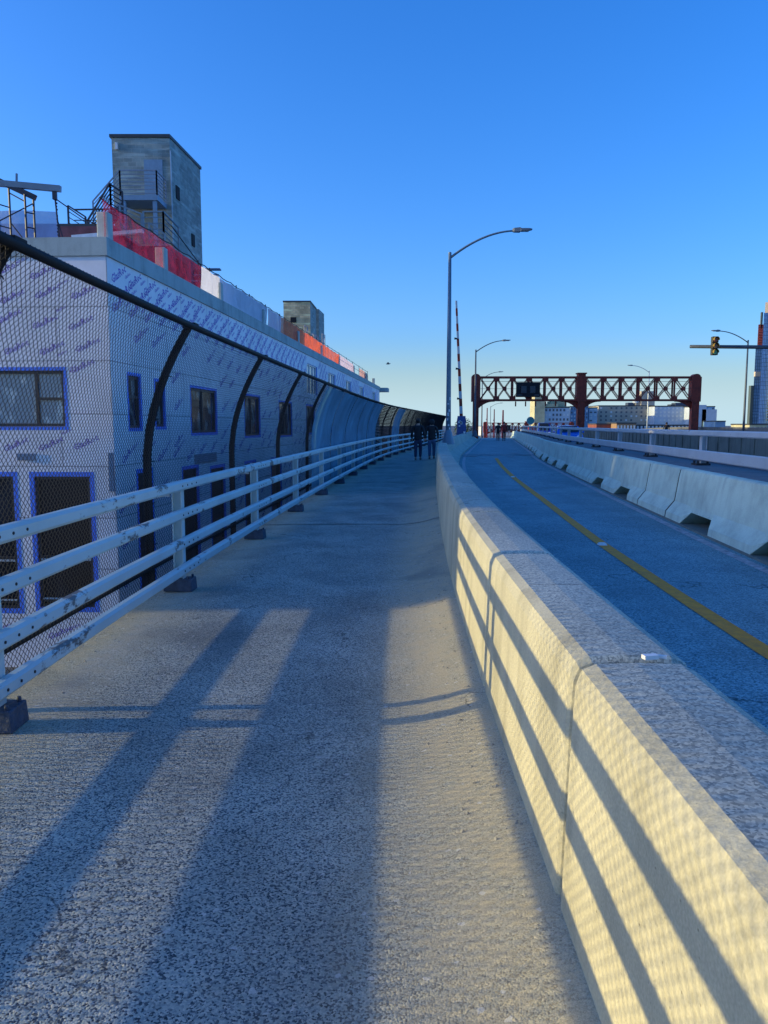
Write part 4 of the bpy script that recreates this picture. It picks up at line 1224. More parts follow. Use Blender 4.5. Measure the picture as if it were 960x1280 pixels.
# ------------------------------------------------------------------ the building under construction
C0 = Vector((-6.3126, 18.0, 0)); D = Vector((.084, .99647, 0)).normalized(); NRM = Vector((D.y, -D.x, 0))
B = thing("building_under_construction", (C0.x, C0.y, -4.3), "long low building under construction clad in pale sheathing with purple print", "building")
BO = tuple(B.location)
ZB, ZS, ZT = -4.3, 5.36, 5.77
def sidep(u, z, w=0.0): return C0 + D * u + NRM * w + Vector((0, 0, z))
FA = R(2.5)
def frontp(u, z, w=0.0): return Vector((C0.x - u * math.cos(FA) - w * math.sin(FA), C0.y + u * math.sin(FA) - w * math.cos(FA), z))      # u runs to the left from the corner
def holed(name, fn, u0, u1, z0, z1, holes, m, depth=.16, text=None):
    us = sorted({u0, u1} | {h[0] for h in holes} | {h[2] for h in holes}); zs = sorted({z0, z1} | {h[1] for h in holes} | {h[3] for h in holes})
    mb = MB()
    for a, b in zip(us, us[1:]):
        for c, d in zip(zs, zs[1:]):
            mu, mz = (a + b) / 2, (c + d) / 2
            if any(h[0] < mu < h[2] and h[1] < mz < h[3] for h in holes): continue
            mb.quad(fn(a, c), fn(b, c), fn(b, d), fn(a, d))
    for (a, c, b, d) in holes:
        for p, q in (((a, c), (b, c)), ((b, c), (b, d)), ((b, d), (a, d)), ((a, d), (a, c))):
            mb.quad(fn(*p), fn(*q), fn(q[0], q[1], -depth), fn(p[0], p[1], -depth), 1)
    sgn, marks = text
    for u, z, size, ang in marks:                      # print on the boards
        ca, sa = math.cos(ang), math.sin(ang)
        mb.add([fn(u + sgn * (x - TW / 2) * size * ca - sgn * (y - .3) * size * sa, z + (x - TW / 2) * size * sa + (y - .3) * size * ca, .0012) for x, y in TV], TF, 2)
    return mb.build(name, [m, M["tape"], M["print"]], B, BO, recalc=False)
# (u0, z0, u1, z1, style)
SIDE = [(.97, 1.47, 1.70, 2.75, 'n'), (2.70, 1.50, 3.35, 2.70, 'n'), (5.55, 1.30, 8.1, 2.67, 'w'), (11.7, 1.12, 14.1, 2.67, 'w'), (17.7, 1.05, 20.6, 2.6, 'w'),
        (1.36, -2.95, 2.24, .33, 't'), (4.65, -3.6, 6.0, .22, 't'), (7.35, -3.95, 8.85, .10, 't'), (11.6, -3.7, 13.2, 0.05, 't'), (16, -3.7, 18, 0.0, 't')]
for q in (24.5, 31, 38, 45, 52, 59): SIDE.append((q, 1.1, q + 2.6, 2.6, 'w'))
for q in (24.9, 32.3, 40.9, 49.9, 61.2): SIDE.append((q, 3.25, q + 3.2, 4.92, 'u'))
FRONT = [(1.12, 1.51, 3.35, 2.80, 'b'), (.60, -2.80, 1.94, .34, 'd'), (2.44, -2.85, 3.80, .34, 'd'), (5.2, 1.51, 7.4, 2.8, 'b'), (4.4, -2.85, 5.8, .34, 'd')]
# purple print on the boards
cu = bpy.data.curves.new("txt", 'FONT'); cu.body = "GlasRoc"; cu.size = 1.0; cu.resolution_u = 1; cu.offset = .02
tob = bpy.data.objects.new("txt", cu); COL.objects.link(tob)
dg = bpy.context.evaluated_depsgraph_get(); tme = bpy.data.meshes.new_from_object(tob.evaluated_get(dg))
TV = [(v.co.x, v.co.y) for v in tme.vertices]; TF = [tuple(p.vertices) for p in tme.polygons]
TW = max(v[0] for v in TV)
bpy.data.objects.remove(tob); bpy.data.curves.remove(cu); bpy.data.meshes.remove(tme)
def clear(u, z, hs, r=.5):
    return not any(h[0] - r < u < h[2] + r and h[1] - .35 < z < h[3] + .35 for h in hs)
spots = []
u = .6
while u < 67:
    for z in (5.08, 4.74, 4.40):
        uu = u + random.uniform(-.08, .08) + (.4 if 4.5 < z < 4.9 else 0)
        if clear(uu, z, SIDE, .45):
            spots.append((uu, z, .27, R(28)))
            if random.random() < .9: spots.append((uu + .52, z + .06, .11, R(28)))
    u += .98
for z in (3.7, 2.95, 2.1, 1.2, .75, -.3, -1.2, -2.1, -3.0):
    u = .5 + random.random() * .6
    while u < (40 if z > .5 else 24):
        if clear(u, z, SIDE, .55) and random.random() < .85:
            spots.append((u, z + random.uniform(-.12, .12), .24, R(26))); 
            if random.random() < .6: spots.append((u + .5, z + .3, .10, R(26)))
        u += 1.15
spots_side = spots
spots = []
for z in (5.05, 4.55, 3.95, 3.35, 2.95, 2.3, 1.75, 1.15, .62, 0, -.7, -1.4, -2.1, -2.8, -3.5):
    u = .35 + random.random() * .5
    while u < 8:
        if clear(u, z, FRONT, .35) and random.random() < .9:
            spots.append((u, z + random.uniform(-.08, .08), .19, R(24)))
            if random.random() < .7: spots.append((u + .45, z + .24, .08, R(24)))
        u += .84
spots_front = spots

holed("side_wall", sidep, .012, 69.2, ZB, ZS, [h[:4] for h in SIDE], M["sheath"], text=(1, spots_side))
holed("front_wall", frontp, 0.0, 54, ZB, ZS, [h[:4] for h in FRONT], M["sheath"], text=(-1, spots_front))
def window(fn, h):
    u0, z0, u1, z1, stl = h
    fr = MB(); gl = MB(); tp = MB()
    wf = .07
    fm, gm = M["frame"], M["glass"]
    if stl == 'u': fm, gm = M["wframe"], M["glass2"]
    if stl in 'dt': gm = M["shop"]
    if stl == 'b': gm = M["glass2"]
    def bar(a, c, b, d, w0, w1, mb):
        P = [fn(a, c, w0), fn(b, c, w0), fn(b, d, w0), fn(a, d, w0), fn(a, c, w1), fn(b, c, w1), fn(b, d, w1), fn(a, d, w1)]
        mb.add(P, [(0, 1, 2, 3), (4, 5, 6, 7), (0, 1, 5, 4), (1, 2, 6, 5), (2, 3, 7, 6), (3, 0, 4, 7)])
    def fr_bar(a, c, b, d): bar(a, c, b, d, -.14, -.05, fr)
    fr_bar(u0 + .002, z0 + .002, u1 - .002, z0 + wf); fr_bar(u0 + .002, z1 - wf, u1 - .002, z1 - .002)
    fr_bar(u0 + .002, z0 + wf, u0 + wf, z1 - wf); fr_bar(u1 - wf, z0 + wf, u1 - .002, z1 - wf)
    um, zm = (u0 + u1) / 2, (z0 + z1) / 2
    if stl in 'bw':
        s_ = u0 + (u1 - u0) * (.30 if fn is frontp else .48)
        fr_bar(s_ - .035, z0 + wf, s_ + .035, z1 - wf)
        if stl == 'b': fr_bar(u0 + wf, zm - .03, s_ - .035, zm + .03)
    if stl == 'n': fr_bar(u0 + wf, zm + .1, u1 - wf, zm + .16)
    if stl == 'u':
        for q in (.33, .66):
            s_ = u0 + (u1 - u0) * q; fr_bar(s_ - .05, z0 + wf, s_ + .05, z1 - wf)
    if stl in 'dt':
        for q in (.04, .38): fr_bar(u0 + wf, z0 + (z1 - z0) * q, u1 - wf, z0 + (z1 - z0) * q + .05)
    f = fr.build("shop_window" if stl in 'dt' else "window", M["alu"] if False else fm, B, BO)
    gl.quad(fn(u0 + .01, z0 + .01, -.10), fn(u1 - .01, z0 + .01, -.10), fn(u1 - .01, z1 - .01, -.10), fn(u0 + .01, z1 - .01, -.10))
    gl.build("pane", gm, f, BO, recalc=False)
    if stl != 'u':
        w = .11 if stl in 'dt' else .08
        for a, c, b, d in ((u0 - w, z0 - w, u1 + w, z0), (u0 - w, z1, u1 + w, z1 + w), (u0 - w, z0, u0, z1), (u1, z0, u1 + w, z1)):
            bar(a, c, b, d, .001, .0035, tp)
        tp.build("tape_border", M["tape"], f, BO)
    if stl in 'd':
        mb = MB()
        bar(u0 + wf, z0 + (z1 - z0) * .36, u1 - wf, z0 + (z1 - z0) * .36 + .05, -.045, -.03, mb); bar(u0 + wf, z0 + (z1 - z0) * .06, u1 - wf, z0 + (z1 - z0) * .06 + .04, -.045, -.03, mb)
        mb.build("bar", M["alu"], f, BO)
for h in SIDE: window(sidep, h)
for h in FRONT: window(frontp, h)
# slab edge above the boards
mb = MB()
def prism(mb, pts, z0, z1, mi=0):
    n = len(pts); mb.add([(p[0], p[1], z0) for p in pts] + [(p[0], p[1], z1) for p in pts], [tuple(range(n))[::-1], tuple(range(n, 2 * n))] + [(i, (i + 1) % n, (i + 1) % n + n, i + n) for i in range(n)], mi)
e0 = sidep(-.05, 0, .05); e1 = sidep(69.6, 0, .05); e2 = sidep(69.6, 0, -40)
f0 = frontp(54, 0, .05); f1 = frontp(-.045, 0, .05)
prism(mb, [(f0.x, f0.y), (f1.x, f1.y), (e1.x, e1.y), (e2.x, e2.y)], ZS + .003, ZT)
pr = sidep(69.2, 0, .9); pr2 = sidep(71.4, 0, .9); pr3 = sidep(71.4, 0, -3); pr4 = sidep(69.2, 0, -3)
prism(mb, [(pr.x, pr.y), (pr2.x, pr2.y), (pr3.x, pr3.y), (pr4.x, pr4.y)], ZT - .52, ZT - .1)
mb.build("roof_slab", M["band"], B, BO)
# end wall, and an unseen block on the left added to shade the walkway
mb = MB(); a = sidep(69.2, 0); b = sidep(69.2, 0, -40)
mb.quad((a.x, a.y, ZB), (b.x, b.y, ZB), (b.x, b.y, ZS), (a.x, a.y, ZS)); mb.build("end_wall", M["sheath"], B, BO, recalc=False)
mb = MB(); prism(mb, [(-60, 5.6), (-29, 5.6), (-29, 16.6), (-60, 16.6)], ZB, 8.2); mb.build("wing", M["sheath"], B, BO)  # detached block out of view, put there for its shadow
# stub piers on the slab edge
sp = None
for u in (-.02 + .30, 3.8, 9.05, 15.2, 22.7, 30.0, 37.6, 46.2, 55.8, 63.5):
    if sp is None:
        mb = MB(); mb.box((0, 0, .30), (.27, .27, .60)); sp = mb.build("parapet_pier", M["pier"], B, bevel=.02); o = sp
    else:
        o = sp.copy(); COL.objects.link(o); o.parent = B
    o.location = sidep(u, ZT + .003, -.125) - Vector(BO); o.rotation_euler = (0, 0, -.084)
mb = MB(); bar_ = [frontp(.15, .64, .01), frontp(.15, 1.0, .01)]
mb.box(frontp(2.08, .80, .02), (.44, .03, .16)); mb.build("wall_vent", M["steelgrey"], B, BO)
mb = MB(); mb.box(frontp(.06, .45, .03), (.12, .05, .9)); mb.build("wall_vent", M["steelgrey"], B, BO)
mb = MB(); c = sidep(6.8, .5, .02); mb.box(c, (.03, 2.2, .28), rz=-.084); mb.build("wall_vent", M["steelgrey"], B, BO)

# penthouse blocks on the roof
mb = MB(); prism(mb, [(-32, 27), (-9.4, 27), (-9.4, 37.9), (-32, 37.9)], ZT + .004, 8.24)
mb.box((-20.7, 32.45, 8.29), (22.9, 10.8, .10), 1)
ph = mb.build("penthouse", [M["maroon"], M["coping"]], B, BO)
mb = MB(); prism(mb, [(-9.396, 28.6), (-7.75, 28.6), (-7.2, 35.5), (-9.396, 35.5)], ZT + .004, 7.95)
for q in range(3): mb.box((-7.68 + q * .16, 29.8 + q * 2, 6.9), (.2, 1.0, 1.5), 1, rz=-.08)
mb.build("roof_extension", [M["maroon"], M["dark"]], B, BO)
# block stair tower
mb = MB(); prism(mb, [(-12.85, 38), (-10.12, 38), (-9.74, 42.5), (-12.85, 42.5)], 6.0, 15.0); tw = mb.build("stair_tower", M["cmu"], B, BO)
mb = MB(); prism(mb, [(-12.93, 37.92), (-10.08, 37.92), (-9.68, 42.58), (-12.93, 42.58)], 15.003, 15.14); mb.build("coping", M["coping"], tw)
for o in tw.children: o.location = (0, 0, 0)
def on_tower(name, m, mbx): 
    mbx.build(name, m, tw, BO); return
mb = MB(); mb.box((-10.92, 37.985, 12.95), (.88, .05, 2.1)); on_tower("tower_door", M["doorblue"], mb)
mb = MB(); mb.box((-10.08, 37.96, 12.2), (.05, .05, 4.4)); on_tower("conduit", M["alu"], mb)
mb = MB(); mb.box((-12.6, 37.94, 14.6), (.12, .12, .3)); on_tower("tower_light", M["whitep"], mb)
mb = MB(); mb.box((-10.06, 38.9, 12.75), (.10, .5, .62), rz=-.084); on_tower("opening", M["dark"], mb)
mb = MB(); mb.box((-9.87, 41.0, 11.0), (.10, .45, .6), rz=-.084); on_tower("opening", M["dark"], mb)
# fix coping built in world numbers
for o in tw.children:
    if o.name.startswith("coping"):
        for v in o.data.vertices: v.co = v.co - Vector(BO)
# second tower, low sun on its front painted as a tan block colour
mb = MB(); prism(mb, [(-9.2, 72), (-6.75, 72), (-6.6, 76.5), (-9.2, 76.5)], 5.78, 12.7); mb.mi[2] = 1; t2 = mb.build("lift_tower", [M["cmu"], M["cmusun"]], B, BO)
mb = MB(); prism(mb, [(-9.25, 71.94), (-6.7, 71.94), (-6.54, 76.5), (-9.25, 76.5)], 12.703, 12.82); mb.build("coping", M["coping"], t2, BO)
mb = MB(); prism(mb, [(-8.6, 76.6), (-6.35, 76.6), (-6.1, 80), (-8.6, 80)], 5.78, 12.75); mb.build("shaft", M["cmu"], t2, BO)
mb = MB(); mb.box((-8.3, 71.97, 11.1), (.52, .06, .48)); mb.build("opening", M["dark"], t2, BO)

# steel stair and landings by the tower
stair = thing("steel_staircase", (-11, 36.5, 8.24), "grey steel stair and railed landing below the block tower's door", "staircase")
SO = tuple(stair.location)
def railing_panel(mb, a, b, h, n=5, r=.026):
    a, b = Vector(a), Vector(b)
    mb.beam(a, a + Vector((0, 0, h)), r * 2.2); mb.beam(b, b + Vector((0, 0, h)), r * 2.2)
    for k in range(n + 1):
        z = h * (k + .6) / (n + .6); mb.beam(a + Vector((0, 0, z)), b + Vector((0, 0, z)), r * (2 if k == n else 1.1))
mb = MB(); mb.box((-11.2, 37.2, 11.85), (1.75, 1.5, .22)); mb.beam((-10.5, 36.6, 8.2), (-10.5, 36.6, 11.8), .16); mb.beam((-11.9, 36.6, 8.2), (-11.9, 36.6, 11.8), .16); mb.build("landing", M["doorblue"], stair, SO)
mb = MB(); railing_panel(mb, (-12.03, 36.5, 11.95), (-10.36, 36.5, 11.95), 1.1, 6); railing_panel(mb, (-10.36, 36.5, 11.95), (-10.34, 37.9, 11.95), 1.1, 6); railing_panel(mb, (-13.3, 36.5, 10.6), (-12.03, 36.5, 11.95), 1.1, 6); mb.build("landing_railing", M["steelgrey"], stair, SO)
mb = MB()
railing_panel(mb, (-11.48, 29, 8.34), (-10.86, 29, 7.95), 1.12, 5); railing_panel(mb, (-10.78, 29, 8.0), (-9.92, 29, 9.3), .95, 5); railing_panel(mb, (-9.92, 29, 9.1), (-9.62, 29.4, 8.95), 1.1, 6)
mb.beam((-11.5, 29.6, 9.48), (-9.9, 29.6, 9.5), .05); mb.beam((-11.5, 29.6, 9.1), (-9.9, 29.6, 9.1), .03)
mb.build("stair_railing", M["steeldark"], stair, SO)
mb = MB()
railing_panel(mb, (-9.6, 29, 8.6), (-8.82, 29, 8.3), .87, 5); railing_panel(mb, (-8.76, 29, 8.1), (-8.03, 29, 8.1), 1.15, 5); railing_panel(mb, (-8.03, 29, 8.1), (-7.75, 30.0, 7.8), 1.15, 5); railing_panel(mb, (-8.5, 28.8, 8.1), (-7.95, 28.8, 7.7), .72, 4)
mb.build("stair_railing", M["pole"], stair, SO)
mb = MB(); mb.beam((-9.9, 29.3, 9.3), (-10.9, 29.3, 8.2), .9, .06); mb.beam((-11.9, 37, 11.8), (-13.3, 37, 10.4), 1.0, .08)
for q in range(6): mb.box((-7.0 + q * .05, 29.0 + q * .3, 6.1 + q * .28), (.9, .28, .05))
mb.build("treads", M["steelgrey"], stair, SO)
mb = MB(); mb.beam((-10.55, 26.9, 7.85), (-8.15, 26.9, 8.05), .16, .12); mb.build("plank", M["whitep"], stair, SO)
mb = MB(); mb.tube([(-7.85, 29, 8.0), (-6.6, 30.2, 6.4)], .02, 5); mb.tube([(-7.9, 29.5, 8.9), (-6.3, 30.6, 6.6)], .02, 5); mb.build("stay_cable", M["cable"], stair, SO)

# netting and tarpaulin along the roof edge
def netting(u0, u1, h0, h1, m, label, cat="netting", sag=.05, zlo=ZT + .01):
    o_ = sidep(u0, ZT, -.06)
    mb = MB(); rows = []
    n = max(3, int((u1 - u0) / .35))
    for i in range(n + 1):
        u = u0 + (u1 - u0) * i / n; f = i / n
        h = h0 + (h1 - h0) * f - sag * abs(math.sin(u * 2.1)) 
        rows.append([sidep(u, zlo + h * q, -.07 + .03 * math.sin(u * 7 + q * 3) * (1 - .5 * q) + .015 * math.sin(u * 19)) for q in (0, .25, .5, .75, 1)])
    mb.loft(rows, False, False)
    o = mb.build("safety_net" if cat == "netting" else "tarpaulin", m, None, o_, smooth=True, recalc=False); o.location = o_
    return tag(o, label, cat, "sheets hung along the building's roof edge")
netting(.05, 7.0, .86, .76, M["rednet"], "dark red debris net along the roof edge below the block tower", sag=.03)
netting(7.0, 15.9, .78, .84, M["tarp"], "white tarpaulin along the roof edge right of the red net", "tarpaulin")
netting(16.1, 18.7, .82, .82, M["pinktarp"], "pinkish white tarpaulin between the white tarpaulin and the orange net", "tarpaulin")
netting(18.7, 38.2, .82, .74, M["orange"], "long bright orange debris net along the roof edge by the far block tower")
netting(38.2, 46.0, .78, .72, M["pinktarp"], "pale pink tarpaulin right of the orange net on the roof", "tarpaulin")
netting(50.5, 57.5, .72, .68, m_net("faded salmon net", (.72, .30, .22), .75, 2.2), "faded salmon net at the far end of the roof edge")
# cable strung along the posts
rp_ = thing("guard_cable", sidep(0, ZT, -.1), "thin guard posts and cable holding the sheets along the roof edge", "guard rail")
mb = MB(); mb.tube([sidep(u, ZT + .87 - .05 * abs(math.sin(u * 2.1)), -.09) for u in ys(0, 57.5, .5)], .016, 5); mb.build("top_cable", M["cable"], rp_, rp_.location)
mb = MB(); mb.tube([sidep(u, ZT + .45, -.10) for u in ys(38, 57.5, 1)], .014, 5); mb.build("mid_cable", M["cable"], rp_, rp_.location)
pp = None
for u in (6.95, 8.1, 11.3, 13.2, 15.9, 18.7, 27.5, 33, 38.2, 42.1, 46.0, 50.5, 53, 57.5):
    mb = MB(); mb.beam((0, 0, 0), (0, 0, .92), .035)
    if pp is None: pp = mb.build("guard_post", M["steeldark"], rp_); o = pp
    else: o = pp.copy(); COL.objects.link(o); o.parent = rp_
    o.location = sidep(u, ZT, -.12) - rp_.location

# blueish sheet fence at the left of the roof
o_ = Vector((-9, 24, ZT)); mb = MB(); rows = []
for i in range(30):
    x = -20.3 + i * .36; rows.append([(x, 24 + .04 * math.sin(x * 3), ZT + q * 2.15 - .03 * math.sin(x * 1.3) * q) for q in (0, .3, .6, 1)])
mb.loft(rows, False, False); o = mb.build("tarpaulin", m_net("hazy blue sheet", (.34, .46, .70), .85, .8, .1), None, o_, smooth=True, recalc=False); o.location = o_
tag(o, "hazy blue sheet stretched behind the scaffold on the roof", "tarpaulin", "sheets hung along the building's roof edge")
# scaffold and hoist beam
sf = thing("scaffold_frame", (-9.0, 19.5, ZT), "dark steel scaffold tower standing on the roof at the left edge of the photo", "scaffold")
SF = tuple(sf.location)
mb = MB()
fx = [(-9.33, 19.3, 7.42), (-9.19, 19.6, 7.36), (-8.74, 19.45, 7.12), (-8.60, 19.6, 7.06), (-10.4, 19.3, 7.5), (-10.2, 19.6, 7.5)]
for x, y, z in fx: mb.tube([(x, y, ZT), (x, y, z)], .026, 6)
mb.build("upright", M["steeldark"], sf, SF)
mb = MB()
for (a, b) in (((-9.33, 19.3, 6.45), (-8.60, 19.6, 6.95)), ((-9.19, 19.6, 6.5), (-8.74, 19.45, 5.95)), ((-9.33, 19.3, 6.35), (-9.19, 19.6, 6.35)), ((-8.74, 19.45, 6.35), (-8.60, 19.6, 6.35)), ((-9.33, 19.3, 6.85), (-9.19, 19.6, 6.85)), ((-8.74, 19.45, 6.7), (-8.60, 19.6, 6.7)), ((-10.4, 19.3, 6.9), (-9.33, 19.3, 6.3)), ((-10.4, 19.3, 6.4), (-9.33, 19.3, 6.9)), ((-9.19, 19.6, 7.2), (-8.74, 19.45, 6.95))):
    mb.tube([a, b], .016, 5)
mb.build("brace", M["steeldark"], sf, SF)
mb = MB(); mb.beam((-9.75, 19.5, 7.62), (-8.50, 19.5, 7.05), .10, .13); mb.beam((-10.6, 18.6, 7.12), (-9.3, 18.6, 7.12), .06); mb.build("ledger", M["steeldark"], sf, SF)
hb = thing("hoist_beam", (-8.0, 19.5, ZT), "grey steel hoist beam with hanging chain beside the roof scaffold", "hoist")
HB = tuple(hb.location)
mb = MB(); mb.beam((-9.7, 19.5, 7.42), (-7.88, 19.5, 7.26), .12, .14); mb.beam((-8.95, 19.5, 7.3), (-8.93, 19.5, 7.62), .04); mb.build("beam", M["pole"], hb, HB)
mb = MB(); mb.box((-8.03, 19.5, 7.10), (.09, .09, .18)); mb.tube([(-8.03, 19.5, 7.1), (-7.96, 19.5, 6.1)], .02, 6); mb.tube([(-7.98, 19.5, 6.5), (-7.9, 19.5, 6.2), (-7.86, 19.5, 6.06)], .014, 5)
for q in range(12): mb.ellipsoid((-8.0 + .01 * (q % 2), 19.5, 7.0 - q * .075), (.022, .022, .028), 6, 4)
mb.build("chain", M["steeldark"], hb, HB)
mb = MB(); mb.tube([(-8.0, 19.5, 7.02), (-7.62, 20.2, 6.75), (-7.2, 21, 6.6)], .015, 5); mb.build("rope", M["cable"], hb, HB)
mb = MB(); mb.box((-8.05, 19.6, ZT + .1), (.75, .5, .18)); mb.box((-8.35, 19.5, ZT + .2), (.16, .4, .14), rz=.3); mb.box((-7.8, 19.7, ZT + .22), (.3, .4, .06), rz=.2)
o = mb.build("plywood_pile", M["brown"], None, (-8.05, 19.6, ZT)); o.location = (-8.05, 19.6, ZT); tag(o, "small heap of brown plywood scraps on the roof edge under the hoist", "plywood")
# little steel frames on the far roof
for k, (u, w, h, lab) in enumerate(((30.6, 1.1, 1.9, "small steel scaffold on the roof beside the far block tower"), (34.0, 1.7, 1.75, "middle grey steel scaffold on the far roof, between two others"), (37.4, 1.2, 2.2, "tall braced steel scaffold at the end of the orange net"))):
    o_ = sidep(u, ZT, -1.2)
    mb = MB()
    for q in (0, w):
        for r_ in (0, .7): mb.tube([sidep(u + q, ZT, -1.2 - r_), sidep(u + q, ZT + h, -1.2 - r_)], .03, 6)
    for r_ in (0, .7):
        for z in (h, h * .55): mb.tube([sidep(u, ZT + z, -1.2 - r_), sidep(u + w, ZT + z, -1.2 - r_)], .028, 6)
        mb.tube([sidep(u, ZT + h * .5, -1.2 - r_), sidep(u + w, ZT + h, -1.2 - r_)], .022, 6)
    o = mb.build("rooftop_scaffold", M["steelgrey"], None, o_); o.location = o_; tag(o, lab, "scaffold", "steel scaffolds on the far roof")

# ------------------------------------------------------------------ distant buildings
def block(name, x0, x1, y, depth, zt, m, label, rows=0, cols=0, wm="wdark", zb=-4.3, extras=None, ww=.5, wh=.5, z_from=1.0, cat="building"):
    t = thing(name, ((x0 + x1) / 2, y, zb), label, cat, "buildings beyond the bridge")
    O = tuple(t.location)
    mb = MB(); mb.box(((x0 + x1) / 2, y + depth / 2, (zt + zb) / 2), (x1 - x0, depth, zt - zb)); mb.build("wall", m, t, O)
    mb = MB()
    for a, b in (((x0, y), (x1, y)), ((x0, y), (x0, y + depth)), ((x1, y), (x1, y + depth))):
        mb.beam((a[0], a[1], zt + .2), (b[0], b[1], zt + .2), .4, .5)
    mb.build("roof_edge", M["coping"] if m is not M["palew"] else M["palew"], t, O)
    if rows:
        dx = (x1 - x0) / cols; dz = (zt - z_from) / rows
        w0 = None
        for r_ in range(rows):
            for c in range(cols):
                if random.random() < .05: continue
                loc = Vector((x0 + (c + .5) * dx, y - .03, z_from + (r_ + .5) * dz)) - Vector(O)
                mm = wm if random.random() < .75 else "wlite"
                key = (name, label, mm)
                if w0 is None: w0 = {}
                if mm not in w0:
                    mb = MB(); mb.box((0, 0, 0), (dx * ww, .12, dz * wh)); w0[mm] = mb.build("window", M[mm], t); o = w0[mm]
                else:
                    o = w0[mm].copy(); COL.objects.link(o); o.parent = t
                o.location = loc
        # the side that faces the camera's left too
    for e in (extras or []):
        nm, c, s_, mm = e; mb = MB(); mb.box(c, s_); mb.build(nm, M[mm], t, O)
    return t
def tank(t, c, r, h):
    O = t.location
    mb = MB(); mb.tube([(c[0], c[1], c[2] + .8), (c[0], c[1], c[2] + .8 + h)], r, 12); mb.tube([(c[0], c[1], c[2] + .8 + h), (c[0], c[1], c[2] + 1.3 + h)], [r * 1.05, .05], 12)
    for q in range(4): mb.tube([(c[0] + r * .7 * math.cos(q * 1.57), c[1] + r * .7 * math.sin(q * 1.57), c[2]), (c[0] + r * .7 * math.cos(q * 1.57), c[1] + r * .7 * math.sin(q * 1.57), c[2] + .9)], .1, 6)
    mb.build("water_tank", M["paleb"], t, O)
k = 400 / 961.0
X = lambda px, y: (px - 480) / 961.0 * y
Zp = lambda py, y: 1.55 + (531 - py) / 961.0 * y
b1 = block("apartment_building", X(746, 420), X(815, 420), 420, 30, Zp(508, 420), M["beige"], "long beige apartment block with small windows behind the portal's right bay", 4, 11, "wdark",
      extras=[("bulkhead", (X(806, 425), 428, Zp(501, 425)), (7.4, 8, 10), "beige"), ("roof_room", (X(786, 425), 428, Zp(507, 425)), (3, 5, 3), "base"), ("roof_room", (X(797, 425), 428, Zp(506.5, 425)), (5, 6, 3), "beige")], ww=.35, wh=.45, z_from=3)
tank(b1, (X(793, 424), 426, Zp(506, 424)), 1.6, 1.9); tank(b1, (X(800, 424), 428, Zp(506, 424)), 1.6, 1.9)
b2 = block("apartment_building", X(815.5, 410), X(861, 410), 410, 30, Zp(508.5, 410), M["paleb"], "pale blue grey block with light windows left of the portal's right post", 4, 9, "wlite",
      extras=[("roof_room", (X(852, 415), 420, Zp(506.5, 415)), (8, 6, 2.4), "base"), ("roof_room", (X(843, 415), 420, Zp(507.5, 415)), (5, 5, 1.6), "coping")], ww=.45, wh=.45, z_from=3)
block("apartment_building", X(861.5, 400), X(890, 400), 400, 26, Zp(509, 400), M["paleb"], "pale block right of the portal's right post with a lower front wing", 4, 6, "wdark",
      extras=[("front_wing", (X(882, 396), 397, Zp(529, 396)), (7.5, 5, 14), "palew"), ("front_wing", (X(872, 396), 397, Zp(526, 396)), (5, 5, 16), "paleb")], ww=.45, wh=.45, z_from=3)
block("low_building", X(891, 380), X(904, 380), 380, 20, Zp(527, 380), M["bluefac"], "low dark blue grey building right of the pale blocks", 0, 0)
block("brick_building", X(744, 330), X(772, 330), 330, 14, Zp(530.5, 330), M["brick"], "low red brick building in front of the beige block", 0, 0)
block("brick_building", X(769, 322), X(793, 322), 322, 14, Zp(529.5, 322), mat("brown brick facade", (.30, .19, .11), .9), "low brown building in front of the beige block", 1, 6, "wlite", z_from=-1)
block("low_building", X(793, 330), X(858, 330), 330, 14, Zp(532, 330), M["base"], "low dark building with a row of pale windows below the blue grey block", 1, 14, "wlite", z_from=-1.5, ww=.5, wh=.9)
b4 = block("stepped_building", X(679, 380), X(710, 380), 380, 26, Zp(510, 380), M["paleb"], "stepped building with yellowish terraces behind the portal's left bay", 3, 7, "wdark",
      extras=[("terrace", (X(673, 378), 384, Zp(519, 378)), (5.0, 12, 20), "yellowfac"), ("terrace", (X(686, 378), 384, Zp(507, 378)), (8, 10, 1.6), "yellowfac"), ("terrace", (X(702, 378), 386, Zp(506, 378)), (4.6, 10, 5.0), "yellowfac"), ("terrace", (X(692, 378), 386, Zp(505.5, 378)), (3.0, 8, 3.0), "yellowfac")], ww=.5, wh=.5, z_from=3)
block("glass_building", X(711, 400), X(722, 400), 400, 20, Zp(509, 400), M["bluefac"], "blue glass building just left of the portal's middle post", 4, 3, "wdark", z_from=3)
block("glass_building", X(727, 400), X(733, 400), 400, 20, Zp(508, 400), M["bluefac"], "narrow blue building just right of the portal's middle post", 5, 2, "wdark", z_from=3)
block("glass_building", X(734, 405), X(744.5, 405), 405, 20, Zp(510.5, 405), M["paleb"], "pale blue balconied block left of the beige apartment block", 5, 2, "wdark", z_from=3, ww=.6)
block("low_building", X(601, 420), X(660, 420), 420, 20, Zp(534, 420), M["palew"], "low pale building far down the bike lane", 1, 12, "wdark", z_from=-3)
